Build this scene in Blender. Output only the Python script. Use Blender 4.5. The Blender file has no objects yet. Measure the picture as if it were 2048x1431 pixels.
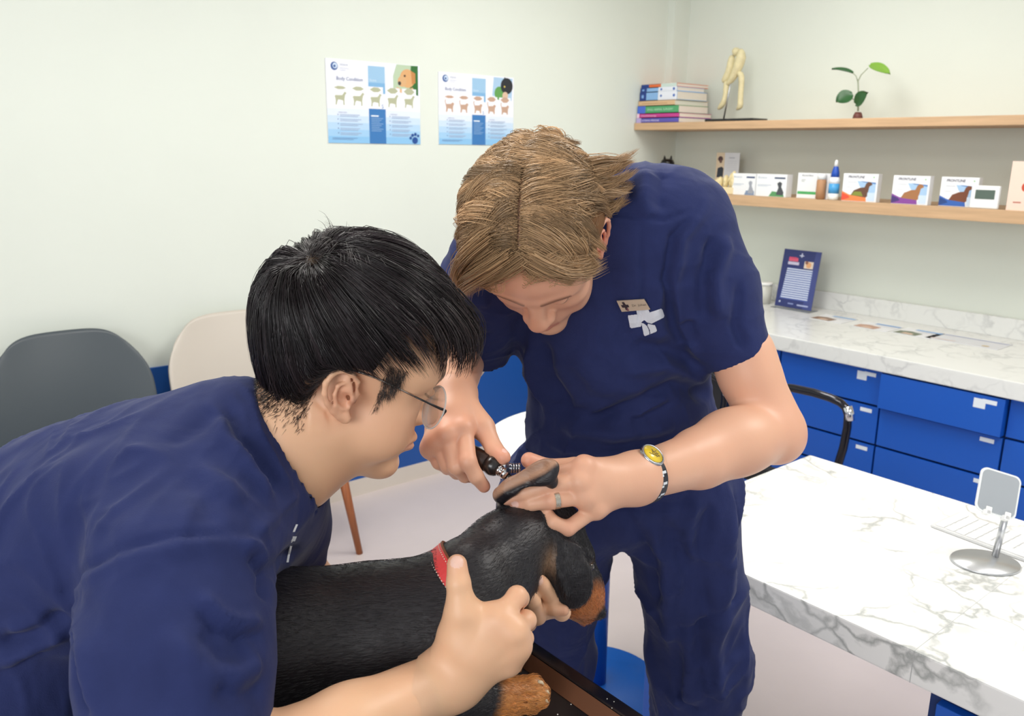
import bpy, bmesh, math, random
import numpy as np
from mathutils import Vector, Matrix
random.seed(7); rng = np.random.default_rng(7)
S = bpy.context.scene; COL = S.collection

# ---------------------------------------------------------------- camera
F_PX, YAW, TILT, ROLL = 1674.76, 0.8739, 0.2426, 0.0128
CAM = np.array([3.3233, -4.0258, 1.6])
def cam_axes():
    cy, sy = math.cos(YAW), math.sin(YAW)
    fw = np.array([-sy*math.cos(TILT), cy*math.cos(TILT), -math.sin(TILT)])
    r = np.array([cy, sy, 0.0]); u = np.cross(r, fw)
    return math.cos(ROLL)*r + math.sin(ROLL)*u, -math.sin(ROLL)*r + math.cos(ROLL)*u, fw
RX, UX, FX = cam_axes()
B3 = np.stack([RX, FX, UX], 1)            # working frame (right, ahead, up of the viewer) -> world
cd = bpy.data.cameras.new('camera'); cam = bpy.data.objects.new('camera', cd); COL.objects.link(cam)
cd.sensor_width = 36; cd.sensor_fit = 'HORIZONTAL'; cd.lens = F_PX/2048*36
cd.clip_start = .05
cam.matrix_world = Matrix([[RX[i], UX[i], -FX[i], CAM[i]] for i in range(3)] + [[0,0,0,1]])
cd.dof.use_dof = True; cd.dof.focus_distance = 1.02; cd.dof.aperture_fstop = 11.0
S.camera = cam
S.view_settings.view_transform = 'Standard'; S.view_settings.look = 'None'
S.view_settings.gamma = 1; S.view_settings.use_curve_mapping = False
S.view_settings.exposure = 0.10
# ---------------------------------------------------------------- light
wd = bpy.data.worlds.new('world'); S.world = wd; wd.use_nodes = True
wd.node_tree.nodes['Background'].inputs[0].default_value = (0.93, 0.97, 1.0, 1)
wd.node_tree.nodes['Background'].inputs[1].default_value = .66
def area(name, loc, target, size, power, color=(1,1,1), sy=None):
    l = bpy.data.lights.new(name, 'AREA'); l.energy = power; l.color = color
    l.shape = 'RECTANGLE'; l.size = size; l.size_y = sy or size
    o = bpy.data.objects.new(name, l); COL.objects.link(o); o.location = loc
    o.rotation_euler = (Vector(target)-Vector(loc)).to_track_quat('-Z', 'Y').to_euler(); return o
area('ceiling_panel_light', (1.3, -1.5, 2.72), (1.3, -1.5, 0), .6, 25, (1, .97, .92), 1.2)
area('ceiling_panel_light', (1.6, -3.4, 2.72), (1.6, -3.4, 0), .6, 25, (1, .97, .92), 1.2)
area('ceiling_panel_light', (3.4, -1.9, 2.72), (3.4, -1.9, 0), .6, 29, (1, .97, .92), 1.2)
area('window_daylight', (4.2, -6.9, 2.3), (1.8, -2.6, 1.0), 2.4, 66, (1, 1, 1), 1.6)

# ---------------------------------------------------------------- helpers
def P(px, py, z):                          # photo point at distance z ahead -> working frame
    return np.array([(px-1024)*z/F_PX, z, (715.5-py)*z/F_PX])
def W(c): return CAM + B3 @ np.asarray(c, float)
def WN(a): return CAM + np.asarray(a, float) @ B3.T
def ray(px, py): return FX + RX*(px-1024)/F_PX - UX*(py-715.5)/F_PX
def hit(px, py, ax, v):
    d = ray(px, py); t = (v-CAM[ax])/d[ax]; return CAM + d*t
def toC(w): return B3.T @ (np.asarray(w, float)-CAM)

MATS = {}
def srgb(c):
    if isinstance(c, str): c = [int(c[i:i+2], 16)/255 for i in (0,2,4)]
    return tuple((x/12.92 if x <= .04045 else ((x+.055)/1.055)**2.4) for x in c[:3]) + (1,)
def mat(name, col, rough=.5, metal=0, bump=0, bscale=200, coat=0, spec=.5, vcol=None, var=0, vscale=5, trans=0, sheen=0, sss=0, ior=1.5, bdist=.001, stretch=None, rotz=0, wrinkle=0):
    if name in MATS: return MATS[name]
    m = bpy.data.materials.new(name); m.use_nodes = True; nt = m.node_tree; N = nt.nodes; L = nt.links
    b = N['Principled BSDF']; b.inputs['Base Color'].default_value = srgb(col)
    b.inputs['Roughness'].default_value = rough; b.inputs['Metallic'].default_value = metal
    b.inputs['Specular IOR Level'].default_value = spec; b.inputs['Coat Weight'].default_value = coat
    b.inputs['Transmission Weight'].default_value = trans; b.inputs['IOR'].default_value = ior
    if sheen: b.inputs['Sheen Weight'].default_value = sheen; b.inputs['Sheen Roughness'].default_value = .4
    if sss:
        b.inputs['Subsurface Weight'].default_value = sss; b.inputs['Subsurface Radius'].default_value = (1,.35,.2)
        b.inputs['Subsurface Scale'].default_value = .006
    tc = N.new('ShaderNodeTexCoord'); src = tc.outputs['Object']
    if stretch:
        mp = N.new('ShaderNodeMapping'); mp.inputs['Scale'].default_value = stretch
        mp.inputs['Rotation'].default_value = (0,0,rotz); L.new(src, mp.inputs['Vector']); src = mp.outputs[0]
    base = None
    if vcol:
        a = N.new('ShaderNodeAttribute'); a.attribute_name = vcol; base = a.outputs['Color']
    if var:
        n = N.new('ShaderNodeTexNoise'); n.inputs['Scale'].default_value = vscale; n.inputs['Detail'].default_value = 5
        L.new(src, n.inputs['Vector'])
        mr = N.new('ShaderNodeMapRange'); mr.inputs['From Min'].default_value = .3; mr.inputs['From Max'].default_value = .7
        mr.inputs['To Min'].default_value = 1-var; mr.inputs['To Max'].default_value = 1+var
        L.new(n.outputs['Fac'], mr.inputs['Value'])
        vm = N.new('ShaderNodeVectorMath'); vm.operation = 'SCALE'
        if base is None:
            rgb = N.new('ShaderNodeRGB'); rgb.outputs[0].default_value = srgb(col); base = rgb.outputs[0]
        L.new(base, vm.inputs[0]); L.new(mr.outputs[0], vm.inputs['Scale']); base = vm.outputs[0]
    if base is not None: L.new(base, b.inputs['Base Color'])
    if bump:
        n = N.new('ShaderNodeTexNoise'); n.inputs['Scale'].default_value = bscale; n.inputs['Detail'].default_value = 6
        L.new(src, n.inputs['Vector'])
        bp = N.new('ShaderNodeBump'); bp.inputs['Strength'].default_value = bump; bp.inputs['Distance'].default_value = bdist
        L.new(n.outputs['Fac'], bp.inputs['Height']); L.new(bp.outputs[0], b.inputs['Normal'])
    if wrinkle:
        n = N.new('ShaderNodeTexNoise'); n.inputs['Scale'].default_value = wrinkle; n.inputs['Detail'].default_value = 2.5; n.inputs['Distortion'].default_value = 1.2
        L.new(tc.outputs['Object'], n.inputs['Vector'])
        b2 = N.new('ShaderNodeBump'); b2.inputs['Strength'].default_value = .55; b2.inputs['Distance'].default_value = .012
        L.new(n.outputs['Fac'], b2.inputs['Height'])
        if bump: L.new(b2.outputs[0], bp.inputs['Normal'])
        else: L.new(b2.outputs[0], b.inputs['Normal'])
    MATS[name] = m; return m

def tag(o, label=None, cat=None, group=None, kind=None):
    if label: o['label'] = label
    if cat: o['category'] = cat
    if group: o['group'] = group
    if kind: o['kind'] = kind
    return o
def link(name, me, parent=None, loc=None):
    o = bpy.data.objects.new(name, me); COL.objects.link(o)
    if loc is not None: o.location = loc
    if parent is not None:
        o.parent = parent; o.matrix_parent_inverse = Matrix.Translation(-Vector(parent['_base'])) if '_base' in parent else Matrix()
    return o
def thing(name, base, label, cat, group=None):      # an Empty at the thing's base
    o = bpy.data.objects.new(name, None); COL.objects.link(o); o.location = tuple(float(v) for v in base)
    o.empty_display_size = .05
    tag(o, label, cat, group); BASES[o.name] = Vector([float(v) for v in base]); return o
BASES = {}
def base_of(o):
    b = Vector((0,0,0)); q = o
    while q is not None:
        b += BASES.get(q.name, Vector((0,0,0))); q = q.parent
    return b
class MB:                                  # mesh builder, world coordinates
    def __init__(s): s.v = []; s.f = []; s.c = []; s.sm = []; s.has = False
    def add(s, v, f, col=None, smooth=False):
        k = len(s.v); s.v += [tuple(float(t) for t in p) for p in v]
        for q in f:
            s.f.append([i+k for i in q]); s.c.append(col); s.sm.append(smooth)
        if col is not None: s.has = True
        return s
    def bm(s, b, col=None, smooth=False, M=None):
        if M is not None: b.transform(M)
        b.verts.index_update()
        s.add([tuple(v.co) for v in b.verts], [[v.index for v in f.verts] for f in b.faces], col, smooth); b.free(); return s
    def box(s, a, b, bev=0, col=None, M=None, seg=2):
        m = bmesh.new(); bmesh.ops.create_cube(m, size=1)
        a = np.minimum(a, b) if not isinstance(a, Vector) else a; a0 = np.array(a, float); b0 = np.maximum(np.array(b, float), a0)
        for v in m.verts:
            v.co = Vector([(a0[i]+b0[i])/2 + v.co[i]*(b0[i]-a0[i]) for i in range(3)])
        if bev: bmesh.ops.bevel(m, geom=m.edges[:], offset=bev, segments=seg, profile=.6, affect='EDGES')
        return s.bm(m, col, False, M)
    def lathe(s, prof, c=(0,0,0), n=32, col=None, M=None, smooth=True):   # prof [(r,z)]
        v = []; f = []
        for r, z in prof:
            for i in range(n):
                t = 2*math.pi*i/n; v.append((r*math.cos(t), r*math.sin(t), z))
        for j in range(len(prof)-1):
            for i in range(n):
                f.append([j*n+i, j*n+(i+1)%n, (j+1)*n+(i+1)%n, (j+1)*n+i])
        if prof[0][0] > 1e-6: f.append(list(range(n))[::-1])
        if prof[-1][0] > 1e-6: f.append([(len(prof)-1)*n+i for i in range(n)])
        if M is None: M = Matrix.Translation(Vector(c))
        v = [tuple(M @ Vector(p)) for p in v]
        return s.add(v, f, col, smooth)
    def tube(s, pts, r, n=12, col=None, smooth=True, caps=True, flat=1.0, up=None):
        pts = [Vector(p) for p in pts]; rs = r if hasattr(r, '__len__') else [r]*len(pts)
        v = []; f = []; prev = None
        for i, p in enumerate(pts):
            d = (pts[min(i+1, len(pts)-1)]-pts[max(i-1, 0)]).normalized()
            if prev is None:
                a = Vector(up) if up is not None else (Vector((0,0,1)) if abs(d.z) < .9 else Vector((1,0,0)))
            else: a = prev
            x = (a - d*a.dot(d)).normalized(); prev = x; y = d.cross(x)
            for k in range(n):
                t = 2*math.pi*k/n; v.append(p + x*math.cos(t)*rs[i] + y*math.sin(t)*rs[i]*flat)
        for j in range(len(pts)-1):
            for k in range(n): f.append([j*n+k, j*n+(k+1)%n, (j+1)*n+(k+1)%n, (j+1)*n+k])
        if caps: f.append(list(range(n))[::-1]); f.append([(len(pts)-1)*n+k for k in range(n)])
        return s.add(v, f, col, smooth)
    def build(s, name, m, parent=None, subd=0):
        me = bpy.data.meshes.new(name); o = bpy.data.objects.new(name, me); COL.objects.link(o)
        if parent is not None: o.parent = parent
        b = base_of(o)
        if parent is None and s.v:
            vv = np.array(s.v); b = Vector(((vv[:,0].min()+vv[:,0].max())/2, (vv[:,1].min()+vv[:,1].max())/2, vv[:,2].min())); o.location = b; BASES[o.name] = b
        me.from_pydata([(p[0]-b[0], p[1]-b[1], p[2]-b[2]) for p in s.v], [], s.f)
        me.polygons.foreach_set('use_smooth', s.sm)
        if s.has:
            ca = me.color_attributes.new('Col', 'FLOAT_COLOR', 'CORNER')
            arr = []
            for q, c in zip(s.f, s.c):
                arr += list(srgb(c or 'ffffff'))*len(q)
            ca.data.foreach_set('color', arr)
        me.materials.append(m); me.update()
        if subd:
            md = o.modifiers.new('sub', 'SUBSURF'); md.levels = subd; md.render_levels = subd
        return o
def mesh_np(name, V, Fq, m, parent=None, col=None, smooth=True, base=None):   # numpy arrays, world coordinates
    me = bpy.data.meshes.new(name); o = bpy.data.objects.new(name, me); COL.objects.link(o)
    if parent is not None: o.parent = parent
    b = np.array(base_of(o))
    if parent is None and base is not None: o.location = tuple(float(t) for t in base); BASES[o.name] = Vector([float(t) for t in base]); b = np.array(base, float)
    V = V - b; nf = len(Fq); k = Fq.shape[1]
    me.vertices.add(len(V)); me.vertices.foreach_set('co', V.astype(np.float32).ravel())
    me.loops.add(nf*k); me.loops.foreach_set('vertex_index', Fq.astype(np.int32).ravel())
    me.polygons.add(nf); me.polygons.foreach_set('loop_start', np.arange(0, nf*k, k, dtype=np.int32))
    me.polygons.foreach_set('loop_total', np.full(nf, k, dtype=np.int32))
    me.polygons.foreach_set('use_smooth', np.full(nf, smooth))
    me.update(calc_edges=True); me.validate()
    if col is not None:
        ca = me.color_attributes.new('Col', 'FLOAT_COLOR', 'POINT')
        c4 = np.ones((len(V), 4), np.float32); c4[:, :3] = col; ca.data.foreach_set('color', c4.ravel())
    me.materials.append(m); return o

# flat printed artwork: polygons on a plane with origin o and axes ux, uy (metres), lifted along n
class Print:
    def __init__(s, o, ux, uy, n, w, h):
        s.o, s.ux, s.uy, s.n = [np.array(t, float) for t in (o, ux, uy, n)]; s.w, s.h = w, h; s.mb = MB(); s.k = 0
    def pt(s, x, y, l): return s.o + s.ux*x*s.w + s.uy*y*s.h + s.n*l
    def poly(s, pts, col, lift=None):
        s.k += 1; l = lift if lift is not None else .0004 + .00002*s.k
        a = sum(pts[i][0]*pts[(i+1)%len(pts)][1]-pts[(i+1)%len(pts)][0]*pts[i][1] for i in range(len(pts)))
        q = pts if (a > 0) == (np.dot(np.cross(s.ux, s.uy), s.n) > 0) else pts[::-1]
        s.mb.add([s.pt(x, y, l) for x, y in q], [list(range(len(q)))], col)
    def rect(s, x0, y0, x1, y1, col): s.poly([(x0,y0),(x1,y0),(x1,y1),(x0,y1)], col)
    def disc(s, x, y, r, col, n=20, ry=None, rot=0):
        ry = ry or r*s.w/s.h; c, q = math.cos(rot), math.sin(rot)
        pts = []
        for i in range(n):
            a = 2*math.pi*i/n; ex, ey = r*math.cos(a)*s.w, ry*math.sin(a)*s.h
            pts.append((x+(ex*c-ey*q)/s.w, y+(ex*q+ey*c)/s.h))
        s.poly(pts, col)
    def text(s, txt, x, y, size, col, bold=0, italic=0):   # size: height fraction of h for capitals
        cu = bpy.data.curves.new('t', 'FONT'); cu.body = txt; cu.size = 1; cu.offset = bold; cu.shear = italic
        cu.resolution_u = 2
        ob = bpy.data.objects.new('t', cu); COL.objects.link(ob)
        dg = bpy.context.evaluated_depsgraph_get(); dg.update(); me = ob.evaluated_get(dg).to_mesh()
        k = size*s.h/.72; s.k += 1; l = .0004 + .00002*s.k
        vs = [s.o + s.ux*(x*s.w + v.co.x*k) + s.uy*(y*s.h + v.co.y*k) + s.n*l for v in me.vertices]
        fs = [list(p.vertices) for p in me.polygons]
        s.mb.add(vs, fs, col); w_ = max([v.co.x for v in me.vertices] or [0])*k/s.w
        ob.evaluated_get(dg).to_mesh_clear(); bpy.data.objects.remove(ob); bpy.data.curves.remove(cu)
        return w_
# ---------------------------------------------------------------- the room
M_wall = mat('wall paint', 'dfe5dc', .6, bump=.08, bscale=90, var=.015, vscale=2)
M_ceil = mat('ceiling paint', 'f1f1ec', .8)
M_floor = mat('vinyl floor', 'd3c8c6', .38, bump=.03, bscale=60, var=.012, vscale=9)
M_dado = mat('blue dado paint', '16509c', .45, bump=.04, bscale=80)
M_base = mat('skirting', 'd9d0c4', .5)
M_wood = mat('pale oak', 'c8a580', .5, var=.1, vscale=6, stretch=(1,14,14), bump=.05, bscale=40)
M_blue = mat('blue laminate', '0f57bd', .42)
M_white = mat('white plastic', 'f0f1f0', .35)
M_print = mat('printed paper', 'ffffff', .35, vcol='Col')
def marble(name, veins, c0, c1, scale=2.2, rough=.22):
    m = bpy.data.materials.new(name); m.use_nodes = True; nt = m.node_tree; N = nt.nodes; L = nt.links; b = N['Principled BSDF']
    b.inputs['Roughness'].default_value = rough
    tc = N.new('ShaderNodeTexCoord'); n1 = N.new('ShaderNodeTexNoise'); n1.inputs['Scale'].default_value = scale*1.6; n1.inputs['Detail'].default_value = 7
    L.new(tc.outputs['Object'], n1.inputs['Vector'])
    mx = N.new('ShaderNodeVectorMath'); mx.operation = 'MULTIPLY_ADD'; L.new(n1.outputs['Color'], mx.inputs[0]); mx.inputs[1].default_value = (.34,.34,.34); L.new(tc.outputs['Object'], mx.inputs[2])
    vo = N.new('ShaderNodeTexVoronoi'); vo.feature = 'DISTANCE_TO_EDGE'; vo.inputs['Scale'].default_value = scale*2.6; L.new(mx.outputs[0], vo.inputs['Vector'])
    mr = N.new('ShaderNodeMapRange'); mr.inputs['From Min'].default_value = 0; mr.inputs['From Max'].default_value = .075; mr.inputs['To Min'].default_value = 1; mr.inputs['To Max'].default_value = 0
    L.new(vo.outputs['Distance'], mr.inputs['Value'])
    n2 = N.new('ShaderNodeTexNoise'); n2.inputs['Scale'].default_value = scale*1.7; n2.inputs['Detail'].default_value = 3; L.new(tc.outputs['Object'], n2.inputs['Vector'])
    m2 = N.new('ShaderNodeMapRange'); m2.inputs['From Min'].default_value = .40; m2.inputs['From Max'].default_value = .62; L.new(n2.outputs['Fac'], m2.inputs['Value'])
    mu = N.new('ShaderNodeMath'); mu.operation = 'MULTIPLY'; L.new(mr.outputs[0], mu.inputs[0]); L.new(m2.outputs[0], mu.inputs[1])
    n3 = N.new('ShaderNodeTexNoise'); n3.inputs['Scale'].default_value = scale*5; n3.inputs['Detail'].default_value = 6; L.new(mx.outputs[0], n3.inputs['Vector'])
    m3 = N.new('ShaderNodeMapRange'); m3.inputs['From Min'].default_value = .56; m3.inputs['From Max'].default_value = .68; m3.inputs['To Max'].default_value = .5; L.new(n3.outputs['Fac'], m3.inputs['Value'])
    m4 = N.new('ShaderNodeMath'); m4.operation = 'MULTIPLY'; L.new(m3.outputs[0], m4.inputs[0]); L.new(m2.outputs[0], m4.inputs[1])
    ad = N.new('ShaderNodeMath'); ad.operation = 'MAXIMUM'; L.new(mu.outputs[0], ad.inputs[0]); L.new(m4.outputs[0], ad.inputs[1])
    sc = N.new('ShaderNodeMath'); sc.operation = 'MULTIPLY'; L.new(ad.outputs[0], sc.inputs[0]); sc.inputs[1].default_value = veins
    mix = N.new('ShaderNodeMix'); mix.data_type = 'RGBA'; mix.inputs['A'].default_value = srgb(c0); mix.inputs['B'].default_value = srgb(c1)
    L.new(sc.outputs[0], mix.inputs['Factor']); L.new(mix.outputs['Result'], b.inputs['Base Color']); return m
M_desk = marble('white veined marble', .85, 'f3f3f1', '9a9e9c', 2.9)
M_counter = marble('grey veined marble', .6, 'e6e8e6', 'b0b2b4', 3)

def plane_box(name, a, b, m, **k):
    mb = MB(); mb.box(a, b); o = mb.build(name, m); tag(o, kind='structure', **k); return o
plane_box('floor', (-.2,-6.5,-.1), (6.5,.2,0), M_floor)
plane_box('wall_left', (-.15,-6.5,0), (0,.15,2.8), M_wall)
plane_box('wall_back', (0,0,0), (6.5,.15,2.8), M_wall)
plane_box('ceiling', (-.15,-6.5,2.8), (6.5,.15,2.9), M_ceil)
plane_box('trim_1', (0,-6.5,.08), (.012,0,.762), M_dado, label='blue painted dado panel along the left wall')
plane_box('baseboard_left', (0,-6.5,0), (.018,0,.08), M_base)
plane_box('corner_shading_strip', (0,-.13,1.80), (.05,0,2.8), M_wall, label='pale strip added for the shading bands up the wall corner')  # added strip, stands in for the bands of shading at the corner

# ---- floating shelves
SD = .3705; U1T, U1B, U2T, U2B = 1.7587, 1.7207, 1.3954, 1.3443
for zt, zb, lab in ((U1T, U1B, 'upper pale oak floating shelf with books, bone model and plant'), (U2T, U2B, 'lower pale oak floating shelf carrying medicine boxes')):
    mb = MB(); mb.box((.002,-SD,zb), (4.6,-.001,zt), .002); tag(mb.build('wall_shelf', M_wood), lab, 'shelf')

# ---- counter and drawers
CD, CT, CB = .80, .822, .756
mb = MB(); mb.box((.002,-CD,CB), (5.2,-.002,CT), .004); tag(mb.build('countertop', M_counter), 'grey veined marble countertop along the back wall', 'countertop')
mb = MB(); mb.box((.002,-.022,CT), (5.2,-.002,.911), .002); tag(mb.build('backsplash', M_counter), 'marble upstand behind the back wall countertop', 'backsplash')
yf = -.765
x1 = hit(1762, 790, 1, yf)[0]; x2 = hit(2015, 830, 1, yf)[0]; mw = x2-x1
zr1 = hit(1900, 849, 1, yf)[2]; zr2 = hit(1860, 922, 1, yf)[2]
rows = [CB-.004, zr1, zr2, .30, .06]
M_gap = mat('dark plinth', '0a2f6b', .6)
labels = {-2: 'far left', -1: 'left', 0: 'middle', 1: 'right', 2: 'far right'}
names = {-3:'blue drawer unit in the corner hidden behind the leaning vet', -2:'blue drawer unit partly hidden behind the leaning vet', -1:'blue drawer unit behind the black chair armrest', 0:'blue drawer unit with paper label, right of the chair armrest', 1:'blue drawer unit cut by the right photo edge', 2: 'blue drawer unit just past the right photo edge', 3: 'blue drawer unit further right, out of the photo', 4: 'last blue drawer unit at the right end of the counter'}
M_lab = mat('paper label', 'e4ecf4', .6)
for k in range(-3, 5):
    xa = x1 + mw*k; xb = xa + mw
    if xa < .02: xa = .02
    if xb < .1: continue
    u = thing('drawer_cabinet', ((xa+xb)/2, -.3, 0), names[k], 'cabinet')
    mb = MB(); mb.box((xa+.001,-.74,.06), (xb-.001,-.01,CB-.001)); mb.box((xa+.001,-.70,0), (xb-.001,-.01,.06)); mb.build('carcass', M_gap, u)
    for j in range(4):
        zt, zb = rows[j]-.004, rows[j+1]+.006
        out = .03 if (k == 0 and j == 0) else 0
        mb = MB(); mb.box((xa+.004, yf-out, zb), (xb-.004, yf+.02, zt), .0015)
        d = mb.build('drawer', M_blue, u)
        if j < 3 and k < 2:
            w_ = .05; mb = MB(); xr = xb-.03
            mb.box((xr-w_, yf-out-.0008, zt-.028), (xr, yf-out-.0002, zt-.012))
            if j == 0 and k in (-1, 0): mb.box((xr-w_-.03, yf-out-.0006, zt-.05), (xr-w_+.012, yf-out-.0002, zt-.014))
            mb.build('label_holder', M_lab, d)

# ---- posters
def poster(pL, pR, label, cat_kind, w=None, h=None):
    (xl, yl0, yl1), (xr, yr0, yr1) = pL, pR
    a = hit(xl, yl1, 0, .004); b = hit(xr, yr1, 0, .004); t = hit(xl, yl0, 0, .004)[2]
    zb = (a[2]+b[2])/2; w = b[1]-a[1]; h = t-zb
    pr = Print((.004, a[1], zb), (0,1,0), (0,0,1), (1,0,0), w, h)
    # sheet with a vertical printed tint
    n = 12
    for i in range(n):
        y0, y1 = i/n, (i+1)/n; t_ = max(0, 1-y0*2.6); c = (.93-.38*t_, .94-.18*t_, .98-.06*t_)
        pr.mb.add([pr.pt(x, y, 0) for x, y in ((0,y0),(1,y0),(1,y1),(0,y1))], [[0,1,2,3]], c)
    e = .003
    pr.mb.add([pr.pt(0,0,-e), pr.pt(1,0,-e), pr.pt(1,1,-e), pr.pt(0,1,-e), pr.pt(0,0,0), pr.pt(1,0,0), pr.pt(1,1,0), pr.pt(0,1,0)], [[0,1,5,4],[1,2,6,5],[2,3,7,6],[3,0,4,7],[3,2,1,0]], 'eeeef4')
    pr.rect(.43,.0,.61,.43,'3a78b8'); pr.rect(.43,.62,.61,.95,'9cc4e4'); pr.rect(.43,.62,.61,.75,'7fb2dc')
    # photo corner
    if cat_kind == 'dog':
        pr.poly([(.70,.66),(.98,.64),(.98,.995),(.74,.995),(.70,.85)], 'b9cdb0'); pr.poly([(.88,.66),(.98,.62),(.98,.995),(.90,.99)], '2f6b33')
        pr.disc(.86,.83,.085,'dba873'); pr.poly([(.74,.72),(.82,.68),(.92,.72),(.95,.62),(.72,.66)], 'e0b68b'); pr.disc(.80,.79,.05,'d8ac7c'); pr.disc(.77,.765,.018,'3b3838'); pr.disc(.83,.86,.011,'3a2620'); pr.poly([(.90,.93),(.95,.90),(.95,.78),(.91,.76)], 'c3854d')
    else:
        pr.poly([(.70,.72),(.97,.66),(.98,.98),(.72,.985)], 'a9c9e6'); pr.disc(.80,.76,.07,'5f9c52'); pr.disc(.90,.87,.085,'23252e'); pr.poly([(.85,.95),(.87,1.0),(.91,.94)], '23252e'); pr.disc(.88,.73,.04,'d8b9a0'); pr.disc(.87,.86,.01,'d8c060')
    # emblem and heading
    pr.disc(.085,.915,.036,'3f5f9c'); pr.disc(.092,.92,.024,'cfe0f4'); pr.disc(.088,.915,.012,'3f5f9c')
    pr.text('WSAVA', .14, .925, .024, '9aa3b4'); pr.text('Global Veterinary', .14, .89, .013, 'aab0c0'); pr.text('Community', .14, .868, .012, 'aab0c0')
    pr.text('Body Condition', .10 if cat_kind=='dog' else .08, .755, .042, '7c86a6', bold=.012)
    pr.text('Score', .445, .765, .030, 'dcebf8')
    for i in range(5):
        x = .055 + i*.185; pr.rect(x, .435, x+.16, .70, 'f2f3fa'); col = 'b4b79a' if cat_kind == 'dog' else 'c2a08c'
        cx = x+.08; q = .005*i
        pr.poly([(cx-.062,.665),(cx-.02,.685+q),(cx+.03,.683+q),(cx+.062,.665),(cx+.03,.648-q),(cx-.02,.645-q)], col)
        if cat_kind == 'dog':
            B = [(-.058,.56),(-.048,.575),(-.02,.575),(.02,.578),(.035,.60),(.045,.62),(.06,.612),(.064,.60),(.052,.585),(.045,.55),(.042,.52),(.042,.46),(.03,.46),(.028,.515-q),(-.02,.525-q),(-.032,.50),(-.038,.46),(-.05,.46),(-.046,.51),(-.052,.55)]
        else:
            B = [(-.05,.56),(-.06,.60),(-.055,.625),(-.045,.625),(-.05,.60),(-.04,.565),(.02,.57),(.035,.59),(.055,.585),(.06,.565),(.048,.545),(.044,.50),(.045,.455),(.03,.455),(.022,.50-q),(-.02,.505-q),(-.03,.455),(-.045,.455),(-.042,.51)]
        pr.poly([(cx+a, b) for a, b in B], col)
    pr.text('5', .565, .44, .05, '4f7fb4')
    for x0, n_, yy in ((.11, 5, .34), (.66, 5, .34)):
        pr.text('UNDER IDEAL' if x0 < .3 else 'OVER IDEAL', x0, .365, .014, '8f98b8')
        for j in range(n_):
            pr.rect(x0+.015, yy-j*.055, x0+.22+.03*((j*7)%3)/2, yy-j*.055+.009, 'a8bcd8'); pr.rect(x0+.015, yy-j*.055-.018, x0+.2, yy-j*.055-.010, 'a8bcd8')
            pr.disc(x0-.005, yy+.004-j*.055, .005, '6c86b8')
    pr.rect(.45,.335,.53,.352,'e4f0fb')
    for j in range(8): pr.rect(.45,.31-j*.022,.58-.02*(j%3),.317-j*.022,'8fb6e0')
    pr.rect(.04,.06,.30,.066,'7fa0c8'); pr.rect(.04,.045,.26,.05,'7fa0c8')
    for dx, dy, r in ((0,0,.032),(-.05,.03,.014),(-.028,.065,.015),(.005,.078,.015),(.036,.06,.013)): pr.disc(.935+dx,.05+dy,r,'1f4c94')
    tag(pr.mb.build('wall_poster', M_print), label, 'poster')
poster((657,116,285), (841,136,289), 'body condition poster with green dog silhouettes and golden puppy photo', 'dog')
poster((878,143,289), (1026,152,290), 'smaller body condition poster with brown cat silhouettes, right of the dog poster', 'cat')

# ---- printed carton helper: front face towards -y
def carton(name, pl, pr_, ytop, ybase, yfr, depth, label, cat, art, group=None, tilt=0):
    zb = U2T if ybase is None else ybase
    x0 = hit(pl, 0, 1, yfr)[0]; 
    a = hit(pl, ytop, 1, yfr); b = hit(pr_, ytop, 1, yfr); x0, x1_ = a[0], b[0]; zt = a[2]
    mb = MB(); mb.box((x0,yfr,zb+.0005), (x1_,yfr+depth,zt), .0008, 'eef0f2')
    p = Print((x0,yfr,zb), (1,0,0), (0,0,1), (0,-1,0), x1_-x0, zt-zb); art(p)
    mb.v_off = len(mb.v); mb.add(p.mb.v, p.mb.f, None)
    mb.c[-len(p.mb.f):] = p.mb.c
    return tag(mb.build(name, M_print), label, cat, group)
YF = -SD+.012
def art_white(acc):
    def f(p):
        p.text('Bravecto', .06, .80, .09, '8d9cb4'); p.rect(.60,.80,.95,.87,'3a4a6a' if acc else '27406e'); p.rect(.06,.50,.5,.52,'a8b4c6'); p.rect(.06,.45,.4,.47,'b8c2d0')
        if acc: p.poly([(.45,.02),(.95,.02),(.9,.2),(.55,.25)],'5b9b62')
        else: p.poly([(.55,.02),(.97,.02),(.95,.22),(.62,.22)],'7c8fae')
        p.poly([(.68,.1),(.75,.42),(.70,.60),(.78,.68),(.86,.62),(.84,.45),(.93,.2),(.9,.08)], '4a4c52' if acc else '9fa3ad')
    return f
carton('medicine_box', 1466, 1513, 346, None, YF+.01, .05, 'white medicine box with small grey cat, beside the bone model', 'box', art_white(0), 'white tick medicine boxes')
carton('medicine_box', 1514, 1575, 347, None, YF, .05, 'white medicine box with green base and dark dog, second from left', 'box', art_white(1), 'white tick medicine boxes')
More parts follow.
